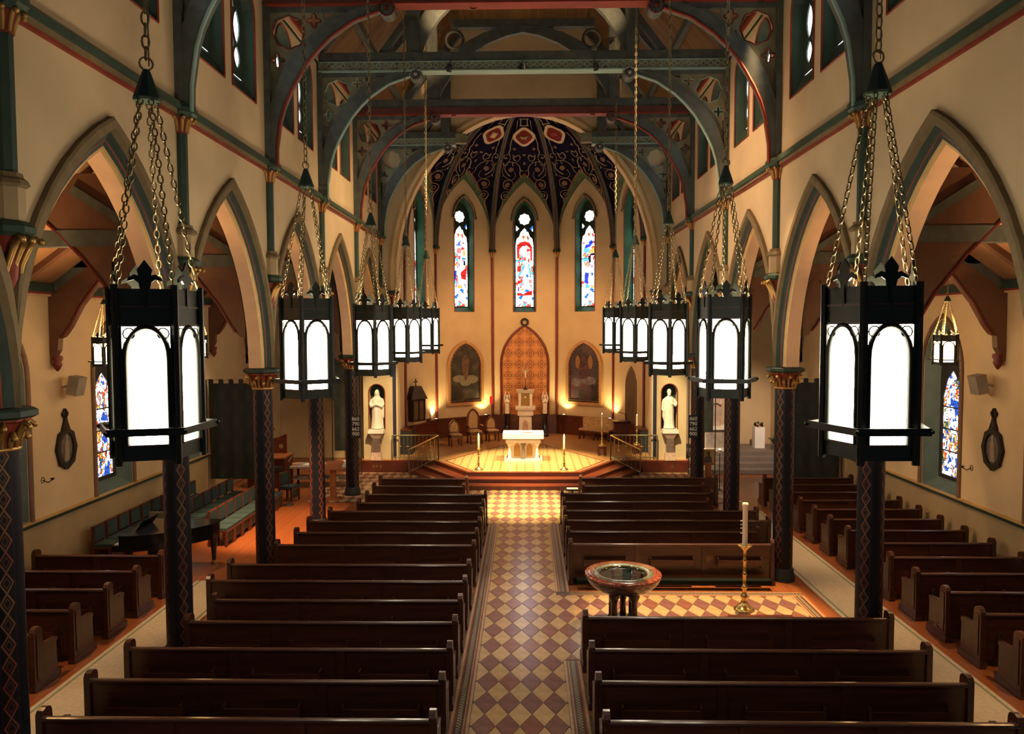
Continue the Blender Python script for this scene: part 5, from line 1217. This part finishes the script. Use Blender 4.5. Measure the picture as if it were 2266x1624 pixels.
for i, (x, y, z, a, lab) in enumerate(LAN):
    c = proto if i == 0 else copy_tree(proto)
    c.location = (x, y, z); c.rotation_euler = (0, 0, math.radians(a)); c['label'] = 'five-sided iron ' + lab; c['group'] = 'nave lanterns'
proto = make_lantern(8.0, GLASS_AISLE_LAMP, 420); first = True
for s, nm in ((-1, 'left'), (1, 'right')):
    for j, (y, lab) in enumerate(((10.30, 'just beyond the edge of view'), (14.50, 'in front of the tall stained window'), (18.71, 'farther back towards the curtain'))):
        c = proto if first else copy_tree(proto); first = False
        c.location = (s*7.98, y, 4.79); c.scale = (.62, .62, .42); c.rotation_euler = (0, 0, .3+j)
        c['label'] = 'small iron lantern hanging in the %s side aisle, %s' % (nm, lab); c['group'] = 'aisle lanterns'

# ================================================================== FONT AND PASCHAL CANDLE
t = thing('baptismal_font', 'round red marble baptismal font on clustered legs, filled with water', 'font', (1.87, 13.9, 0))
G().lathe([(.50, 0), (.50, .06), (.44, .09)], 8).obj('foot_slab', MARBLE_B, t)
for k in range(5):
    r = .26 if k < 4 else 0; a = pi/4+k*pi/2
    G().lathe([(.085, .08), (.085, .12), (.06, .15), (.055, .50), (.065, .52), (.10, .60), (.10, .66)], 10, (r*cos(a), r*sin(a), 0)).obj('leg', mat('font_dark', (.035, .012, .010), .25, coat=.4), t)
G().lathe([(.28, .64), (.40, .68), (.56, .76), (.66, .87), (.69, .94)], 32, caps=True).obj('bowl', mat('font_bowl', (.05, .014, .010), .25, var=.4, scale=10, coat=.5), t)
G().lathe([(.68, .935), (.705, .955), (.705, .985), (.69, 1.0), (.55, 1.0)], 32, caps=False).obj('rim', MARBLE_R, t)
G().lathe([(.56, 1.0), (.56, 1.008), (.46, 1.008), (.44, .99)], 32, caps=False).obj('inner_rim', mat('green_marble', (.14, .16, .11), .12, var=.3, scale=20, coat=.6), t)
G().lathe([(.44, .99), (.36, .86), (.20, .80), (.001, .79)], 32, caps=False).obj('basin', mat('basin_dark', (.05, .045, .025), .12, .4, coat=.8), t)
def water():
    m = bpy.data.materials.new('water'); nt, N, L = nodes(m); b = N['Principled BSDF']; b.inputs['Roughness'].default_value = .02; b.inputs['Transmission Weight'].default_value = 1; b.inputs['IOR'].default_value = 1.33; b.inputs['Base Color'].default_value = (.8, .8, .7, 1); return m
G().lathe([(.425, .965), (.001, .966)], 32, caps=False).obj('water', water(), t)
t = thing('paschal_candle', 'tall white paschal candle on a brass stand beside the font', 'candlestick', (4.33, 14.72, 0))
G().lathe([(.20, 0), (.20, .03), (.15, .06), (.07, .14), (.05, .22), (.075, .27), (.045, .31), (.035, .40), (.06, .44), (.06, .47), (.035, .50), (.032, .68), (.055, .71), (.032, .74), (.03, .95), (.055, .98), (.03, 1.02), (.028, 1.16), (.07, 1.22), (.13, 1.26), (.14, 1.28), (.05, 1.28)], 14).obj('stand', BRASS, t)
c = G().lathe([(.052, 1.28), (.050, 2.02), (.06, 2.04), (.06, 2.10), (.045, 2.11)], 12).obj('candle', WAX, t)
g = G()
for z in (1.52, 1.62, 1.69, 1.76): g.tube([(-.05, -.02, z), (-.095, -.03, z)], .012, 5)
g.ball((-.03, -.05, 1.66), .02, 0, 6); g.obj('incense_grain', MARBLE, c)
t = thing('low_box', 'low dark wooden box on the tiles in front of the brass candle stand', 'box', (4.25, 13.2, 0))
G().box(-.55, .55, -.25, .25, 0, .34).obj('body', WOOD_RED, t); G().box(-.57, .57, -.27, .27, .34, .38).obj('lid', WOOD_RED, t)

# ================================================================== CHOIR CORNER (left aisle)
def make_chair():
    t = thing('choir_chair', 'x', 'chair')
    for x in (-.23, .23):
        G().box(x-.025, x+.025, -.24, -.19, 0, .42).obj('leg', WOOD_RED, t); G().box(x-.025, x+.025, .19, .24, 0, .86).obj('leg', WOOD_RED, t)
    G().box(-.26, .26, -.25, .24, .36, .41).obj('seat_frame', WOOD_RED, t); G().box(-.245, .245, -.25, .20, .41, .47).obj('seat_cushion', TEAL, t)
    G().box(-.21, .21, .18, .23, .52, .86).obj('back_cushion', TEAL, t); G().box(-.255, .255, .19, .24, .84, .89).obj('top_rail', WOOD_RED, t)
    G().box(-.23, .23, -.22, -.20, .10, .36).obj('book_box', mat('olive_dark', (.04, .035, .015), .7), t)
    return t
proto = make_chair(); first = True
for r, (x, y0, n, nm) in enumerate(((-7.72, 19.15, 8, 'front choir row beside the wooden floor'), (-8.85, 19.2, 8, 'middle choir row'), (-9.85, 17.7, 10, 'back choir row against the left wall'))):
    for i in range(n):
        c = proto if first else copy_tree(proto); first = False
        c.location = (x, y0+.56*i, 0); c.rotation_euler = (0, 0, pi/2)
        c['label'] = 'teal upholstered chair in the %s, %s from the piano' % (nm, ORD[i]); c['group'] = 'choir chairs'
c = copy_tree(proto); c.location = (-7.55, 24.2, 0); c.rotation_euler = (0, 0, pi*.42); c['label'] = 'single teal chair beside the music table behind the second column'; c['group'] = 'choir chairs'
t = thing('grand_piano', 'black lacquered grand piano behind the left side pews', 'piano', (-8.2, 17.1, 0))
out = [(-.62, -.80), (-.3, -.80), (.05, -.68), (.45, -.40), (.8, -.05), (1.02, .25), (1.08, .5), (1.0, .72), (-.62, .76)]
G().plate(out, [], lambda u, v, tt: (u, v, tt), .64, .96).obj('case', BLACK, t)
G().plate([(u*1.01, v*1.01) for u, v in out], [], lambda u, v, tt: (u, v, tt), .965, .99).obj('lid', BLACK, t)
for u, v in ((-.5, -.6), (-.5, .6), (.93, .5)):
    lg = G().lathe([(.05, .08), (.05, .2), (.085, .55), (.10, .64)], 8, (u, v, 0)).obj('leg', BLACK, t); G().lathe([(.05, 0), (.06, .04), (.05, .08)], 8, (u, v, 0)).obj('caster', BRASS, lg)
G().box(-.80, -.62, -.76, .74, .62, .76).obj('keyboard', BLACK, t); G().box(-.78, -.63, -.68, .66, .76, .775).obj('keys', MARBLE, t)
G().add([(-.45, -.4, .99), (-.45, .4, .99), (-.3, .4, 1.2), (-.3, -.4, 1.2)], [(0, 1, 2, 3)]).obj('music_desk', BLACK, t)
t = thing('standing_board', 'pale standing panel leaning behind the grand piano', 'panel', (-8.75, 18.25, 0))
G().box(-.35, .35, -.02, .02, .1, 1.05).obj('panel', mat('dull_board', (.13, .12, .085), .7), t); G().box(-.4, .4, -.05, .05, 0, .1).obj('foot', BLACKM, t)
t = thing('music_lectern', 'orange wooden lectern with slanted top beside the fourth column', 'lectern', (-6.15, 24.3, 0))
G().box(-.24, .24, -.2, .2, 0, .06).obj('foot', WOOD_OR, t); G().box(-.09, .09, -.07, .07, .06, 1.0).obj('post', WOOD_OR, t)
G().add([(-.27, -.24, .98), (.27, -.24, .98), (.30, .26, 1.16), (-.24, .26, 1.16), (-.27, -.24, 1.02), (.27, -.24, 1.02), (.30, .26, 1.20), (-.24, .26, 1.20)], [(3,2,1,0),(4,5,6,7),(0,1,5,4),(1,2,6,5),(2,3,7,6),(3,0,4,7)]).obj('slanted_top', WOOD_OR, t)
t = thing('music_table', 'long low table stacked with music papers behind the columns', 'table', (-7.1, 26.4, 0))
G().box(-1.0, 1.1, -.4, .5, .68, .74).obj('tabletop', GREY, t)
for x in (-.95, 1.05):
    for y in (-.35, .45): G().box(x-.03, x+.03, y-.03, y+.03, 0, .68).obj('leg', BLACKM, t)
G().box(-1.0, 1.1, -.35, .45, .28, .31).obj('shelf', GREY, t)
rp = random.Random(5)
for i, (x, y, z) in enumerate([(-.8, -.2, .74), (-.45, 0, .74), (-.1, -.25, .74), (.25, .05, .74), (.55, -.2, .74), (.9, .1, .74), (-.6, -.2, .31), (0, -.2, .31), (.5, -.15, .31), (.9, -.2, .31)]):
    h = rp.uniform(.03, .14); g = G()
    for q in range(4): a = rp.uniform(-.02, .02); g.box(-.15+a, .15+a, -.11+a, .11+a, h*q/4, h*(q+1)/4-.003)
    o = g.obj('paper_stack', WHITE if i % 3 else MARBLE_P); o.location = (-7.1+x, 26.4+y, z); o.rotation_euler = (0, 0, rp.uniform(-.3, .3))
    props(o, 'pale stack of music papers on the %s, %s from the left' % (('music table top', ORD[i]) if i < 6 else ('shelf under the table', ORD[i-6])), 'papers', 'music papers')
t = thing('organ_console', 'dark wooden organ console with sloping desk beside the second left column', 'organ', (-9.0, 26.6, 0))
G().box(-.6, .7, -.5, .5, 0, 1.0).obj('case', WOOD_RED, t); G().box(-.62, .72, -.55, .52, 1.0, 1.05).obj('top', WOOD_OR, t); G().box(-.55, .65, -.7, -.5, .62, .74).obj('keyboard', BLACKM, t)
g = G().plate([(-.5, 1.05), (.5, 1.05), (.5, 1.75), (.2, 1.62), (-.5, 1.45)], [circ(.3, 1.3, .09, 10)], lambda u, v, tt: (u, .4+tt, v), 0, .05); g.obj('music_rest', WOOD_RED, t)
G().tube([(-.3, -.2, 1.05), (-.15, -.2, 1.55), (0, -.2, 1.62)], .012, 5).obj('lamp_arm', BRASS, t)
t = thing('microphone_stand', 'black microphone stand with round foot in front of the single teal chair', 'stand', (-7.35, 23.5, 0))
G().lathe([(.16, 0), (.16, .02), (.02, .04)], 12).obj('foot', BLACKM, t); G().tube([(0, 0, .03), (0, 0, 1.35)], .012, 6).obj('pole', BLACKM, t); G().tube([(0, 0, 1.35), (.1, .1, 1.5)], .014, 6).obj('microphone', GREY, t)

# curtains at the heads of the aisles
def damask():
    m = bpy.data.materials.new('damask_green'); nt, N, L = nodes(m); b = N['Principled BSDF']
    tc = N.new('ShaderNodeTexCoord'); sp = N.new('ShaderNodeSeparateXYZ'); L.new(tc.outputs['Object'], sp.inputs[0])
    x = math_node(N, L, 'SINE', math_node(N, L, 'MULTIPLY', sp.outputs[0], 14)); z = math_node(N, L, 'SINE', math_node(N, L, 'MULTIPLY', sp.outputs[2], 7.5))
    f = math_node(N, L, 'GREATER_THAN', math_node(N, L, 'MULTIPLY', x, z), .25)
    c = mixc(N, L, f, (.009, .011, .007), (.015, .018, .010)); L.new(c, b.inputs['Base Color']); b.inputs['Roughness'].default_value = .8; return m
DAM = damask()
for (x0, x1, y, z0, z1, lab) in ((-10.25, -8.78, 24.6, .6, 3.85, 'dark green damask curtain on a rod beyond the choir chairs'), (8.62, 10.15, 24.6, .6, 3.85, 'dark green damask curtain on a rod beyond the right side pews'),
                                  (-7.15, -6.22, 28.5, .9, 4.35, 'dark curtain between the fourth column and the left statue wall'), (6.22, 7.05, 28.5, 1.6, 4.35, 'dark curtain between the fourth column and the right statue wall')):
    t = thing('curtain', lab, 'curtain', ((x0+x1)/2, y, z0)); w = (x1-x0)/2; h = z1-z0
    rows = [[(-w+2*w*i/40, .012*sin(i*.5), z) for i in range(41)] for z in (0, h*.5, h-.12)]
    G().loft(rows, 0, True, False, False).obj('cloth', DAM, t)
    for i in range(5): xx = -w+.08+(2*w-.16)*i/4; G().box(xx-.07, xx+.07, -.03, .03, h-.14, h+.02).obj('tab', DAM, t)
    G().tube([(-w-.1, 0, h), (w+.1, 0, h)], .022, 6).obj('rod', GOLDP, t)
    for q in (-1, 1): G().tube([(q*(w+.08), 0, h), (q*(w+.08), 0, -z0)], .02, 6).obj('pole', BLACKM, t)

# hymn boards on the fourth columns
for s, nm in ((-1, 'left'), (1, 'right')):
    t = thing('hymn_board', 'black hymn board with four rows of white numbers on the %s column nearest the sanctuary' % nm, 'hymn board', (s*5.50 , YK[4]-.24, 1.92))
    G().box(-.15, .15, -.015, .02, 0, .74).obj('board', BLACKM, t)
    for i, txt in enumerate(('860', '790', '662', '900')):
        cu = bpy.data.curves.new('number', 'FONT'); cu.body = txt; cu.size = .165; cu.align_x = 'CENTER'; cu.extrude = .002; cu.materials.append(mat('number_white', (.75, .70, .62), .6))
        tmp = bpy.data.objects.new('tmp', cu); me = bpy.data.meshes.new_from_object(tmp); bpy.data.objects.remove(tmp); o = bpy.data.objects.new('number', me); COL.objects.link(o); o.parent = t; o.location = (0, -.019, .575-.165*i); o.rotation_euler = (pi/2, 0, 0)

# plaques, loudspeakers, sconces on the aisle walls
for s, nm in ((-1, 'left'), (1, 'right')):
    f = -s   # towards the nave
    t = thing('relief_plaque', 'dark framed oval relief plaque with cross finial on the %s wall' % nm, 'plaque', (s*XW, 16.97 if s < 0 else 16.84, 2.36), 0)
    O = [(.36*cos(2*pi*q/24)*(1+.05*cos(8*2*pi*q/24)), .46+.46*sin(2*pi*q/24)*(1+.05*cos(8*2*pi*q/24))) for q in range(24)]
    I = [(.25*cos(2*pi*q/20), .46+.34*sin(2*pi*q/20)) for q in range(20)]
    G().plate(O, [I], lambda u, v, tt: (f*tt, u, v), 0, .07).obj('oval_frame', BRONZE, t)
    G().plate(I, [], lambda u, v, tt: (f*tt, u, v), 0, .03).obj('relief_ground', mat('relief_grey', (.10, .09, .08), .6, var=.4, scale=8), t)
    g = G(); loft_figure(g, [(.18, .10, .03, 0, 0, .1), (.45, .09, .03, .02, 0, .1), (.60, .08, .03, .02, 0, .05), (.64, .03, .02, .02, 0, 0), (.70, .045, .03, .02, 0, 0), (.76, .02, .01, .02, 0, 0)], 12)
    g.v = [(f*(.035-yy), xx, zz) for xx, yy, zz in g.v]; g.obj('relief_figure', mat('relief_tan', (.25, .19, .12), .6), t)
    g = G().plate([(-.14, .88), (.14, .88), (.05, 1.08), (.035, 1.15), (-.035, 1.15), (-.05, 1.08)], [], lambda u, v, tt: (f*tt, u, v), 0, .06)
    g.plate(foil(0, 1.24, .11, 4, 4, 0, .55), [], lambda u, v, tt: (f*tt, u, v), 0, .05); g.box(*sorted((0, f*.05)), -.02, .02, 1.1, 1.36); g.obj('crest', BRONZE, t)
    t = thing('loudspeaker', 'small grey loudspeaker bracketed to the %s wall' % nm, 'loudspeaker', (s*XW, 16.95, 4.05))
    G().tube([(0, 0, .15), (f*.18, 0, .2)], .03, 6).obj('bracket', GREY, t)
    g = G().box(-.12, .12, -.16, .16, -.02, .40); o = g.obj('cabinet', mat('speaker_grey', (.22, .19, .15), .6), t); o.location = (f*.28, 0, 0); o.rotation_euler = (0, f*.22, 0)
    t = thing('wall_sconce', 'tiny metal candle sconce on the %s wall below the plaque' % nm, 'sconce', (s*XW, 16.15 if s < 0 else 17.67, 2.2))
    G().tube([(0, 0, .05), (f*.12, 0, .0), (f*.2, .02, .06)], .012, 5).tube([(0, .06*cos(2*pi*q/10), .05+.06*sin(2*pi*q/10)) for q in range(10)], .01, 4, 0, True).obj('arm', BRONZE, t)
    G().lathe([(.02, .05), (.05, .09), (.02, .1)], 8, (f*.2, .02, 0)).obj('cup', BRONZE, t)

# ================================================================== RIGHT CHAPEL
ch = G().box(6.2, XW, 30.1, 32.3, 0, .60).box(6.2, XW, 29.6, 30.1, 0, .45).box(6.2, XW, 29.1, 29.6, 0, .30).box(6.2, XW, 28.6, 29.1, 0, .15).obj('floor_chapel_steps', GREYSTEP, kind='structure')
t = thing('side_altar', 'pale marble side altar in the right chapel behind the columns', 'altar', (7.6, 30.6, .6))
G().box(-.62, .62, -.35, .35, 0, .12).obj('base', MARBLE, t); G().box(-.52, .52, -.28, .3, .12, .85).obj('front', mat('grey_marble', (.36, .31, .25), .4, var=.25, scale=5), t); G().box(-.66, .66, -.38, .36, .85, .98).obj('top_slab', MARBLE, t)
for x in (-.5, .5): G().lathe([(.06, .12), (.05, .2), (.05, .75), (.07, .85)], 8, (x, -.32, 0)).obj('colonnette', BLACK, t)
o = statue_mesh(True, 21).obj('statue', mat('grey_statue', (.40, .31, .25), .5, var=.15)); o.location = (7.62, 30.6, 1.58); props(o, 'pale seated-looking draped statue on the side altar in the right chapel', 'statue')
o['label'] = 'pinkish grey draped statue standing on the right side altar'
m = o.modifiers.new('merge', 'REMESH'); m.mode = 'VOXEL'; m.voxel_size = .014; m.use_smooth_shade = True
t = thing('white_pedestal', 'small white box pedestal with red flowers by the right chapel wall', 'pedestal', (9.55, 31.2, .6)); G().box(-.2, .2, -.2, .2, 0, .85).obj('box', WHITE, t)
g = G()
for q in range(9): a = q*.7; g.ball((.15*cos(a), .15*sin(a), .90+.05*(q % 3)), .05, 0 if q % 3 else 1, 6)
g.obj('flowers', [mat('foliage', (.02, .04, .015), .7), VRED], t)
t = thing('potted_plant', 'small potted plant beside the right chapel wall', 'plant', (10.0, 30.6, .6)); G().lathe([(.10, 0), (.14, .22)], 8).obj('pot', MARBLE_B, t)
g = G()
for q in range(14): a = q*2.4; g.tube([(0, 0, .2), (.12*cos(a), .12*sin(a), .42), (.26*cos(a), .26*sin(a), .45+.03*(q % 4))], [.01, .02, .004], 4)
g.obj('leaves', mat('foliage', (0, 0, 0)), t)
t = thing('icon_stand', 'wooden stand holding a gold-ground icon picture beside the right column', 'stand', (6.12, 25.3, 0))
G().box(-.09, .09, -.06, .06, 0, .95).obj('post', WOOD_OR, t); G().box(-.22, .22, -.06, .1, .95, 1.0).obj('ledge', WOOD_OR, t)
G().box(-.21, .21, .0, .03, 1.0, 1.46).obj('icon_panel', mat('icon_gold', (.46, .28, .09), .5, var=.2, scale=3), t)
g = G().plate([(-.13, 1.02), (.12, 1.02), (.10, 1.2), (.03, 1.27), (-.03, 1.27), (-.11, 1.18)], [], lambda u, v, tt: (u, -.002-tt, v), 0, .004).plate([(.0+.055*cos(q*pi/6), 1.33+.07*sin(q*pi/6)) for q in range(12)], [], lambda u, v, tt: (u, -.002-tt, v), 0, .003)
g.obj('icon_figure', mat('icon_dark', (.08, .075, .065), .5), t)
t = thing('votive_stand', 'thin stand with a lit votive light beside the icon', 'stand', (6.42, 25.0, 0))
G().tube([(0, 0, .15), (0, 0, 1.38)], .014, 6).obj('pole', BLACKM, t)
for k in range(3): G().tube([(0, 0, .2), (.2*cos(k*2.1), .2*sin(k*2.1), 0)], .012, 5).obj('leg', BLACKM, t)
lt = G().lathe([(.04, 1.38), (.06, 1.42), (.055, 1.5)], 8).obj('cup', MARBLE, t); G().ball((0, 0, 1.5), .035, 0, 8).obj('flame', FLAME, lt)
for (x, y, lab, mt) in ((-6.45, 28.75, 'red and white flag on a pole left of the left statue', VRED), (6.42, 28.75, 'patterned flag on a pole right of the right statue', TAP)):
    t = thing('flag', lab, 'flag', (x, y, 0 if x < 0 else 0)); G().lathe([(.15, 0), (.15, .06), (.03, .1)], 10).obj('foot', BRASS, t); G().tube([(0, 0, .08), (0, 0, 2.7)], .018, 6).obj('pole', BRASS, t)
    rows = [[(.02+(.10+.05*sin(i*1.5))*(i/8.)*1.5, .03*sin(i*2.2), z) for i in range(9)] for z in (.95, 1.6, 2.5)]
    G().loft(rows, 0, True, False, False).obj('cloth', mt, t)
# fixtures for the truss spotlights and the added wall and chapel fill lamps
for n_, s_ in enumerate(SPOTS):
    t = thing('spotlight', None, 'spotlight', s_[1], group='truss spotlights')
    t['label'] = 'small black spotlight aimed at the ' + ['altar from the left', 'altar from the right', 'front of the centre aisle', 'left statue', 'right statue', 'font', 'middle of the centre aisle', 'floor beside the choir chairs', 'apse from behind the left arch jamb', 'apse from behind the right arch jamb', 'right clerestory wall, added as fill light', 'left clerestory wall, added as fill light', 'right chapel, added as fill light', 'music table in the left aisle, added as fill light', 'left upper truss brace', 'right upper truss brace'][n_]
    dv = (Vector(s_[2])-Vector(s_[1])).normalized(); t.rotation_euler = dv.to_track_quat('-Z', 'Y').to_euler()
    G().lathe([(.05, .30), (.08, .22), (.085, .16), (.088, .14)], 10, caps=False).obj('housing', BLACKM, t)
    G().tube([(0, 0, .28), (0, 0, .45)], .015, 5).obj('stem', BLACKM, t)
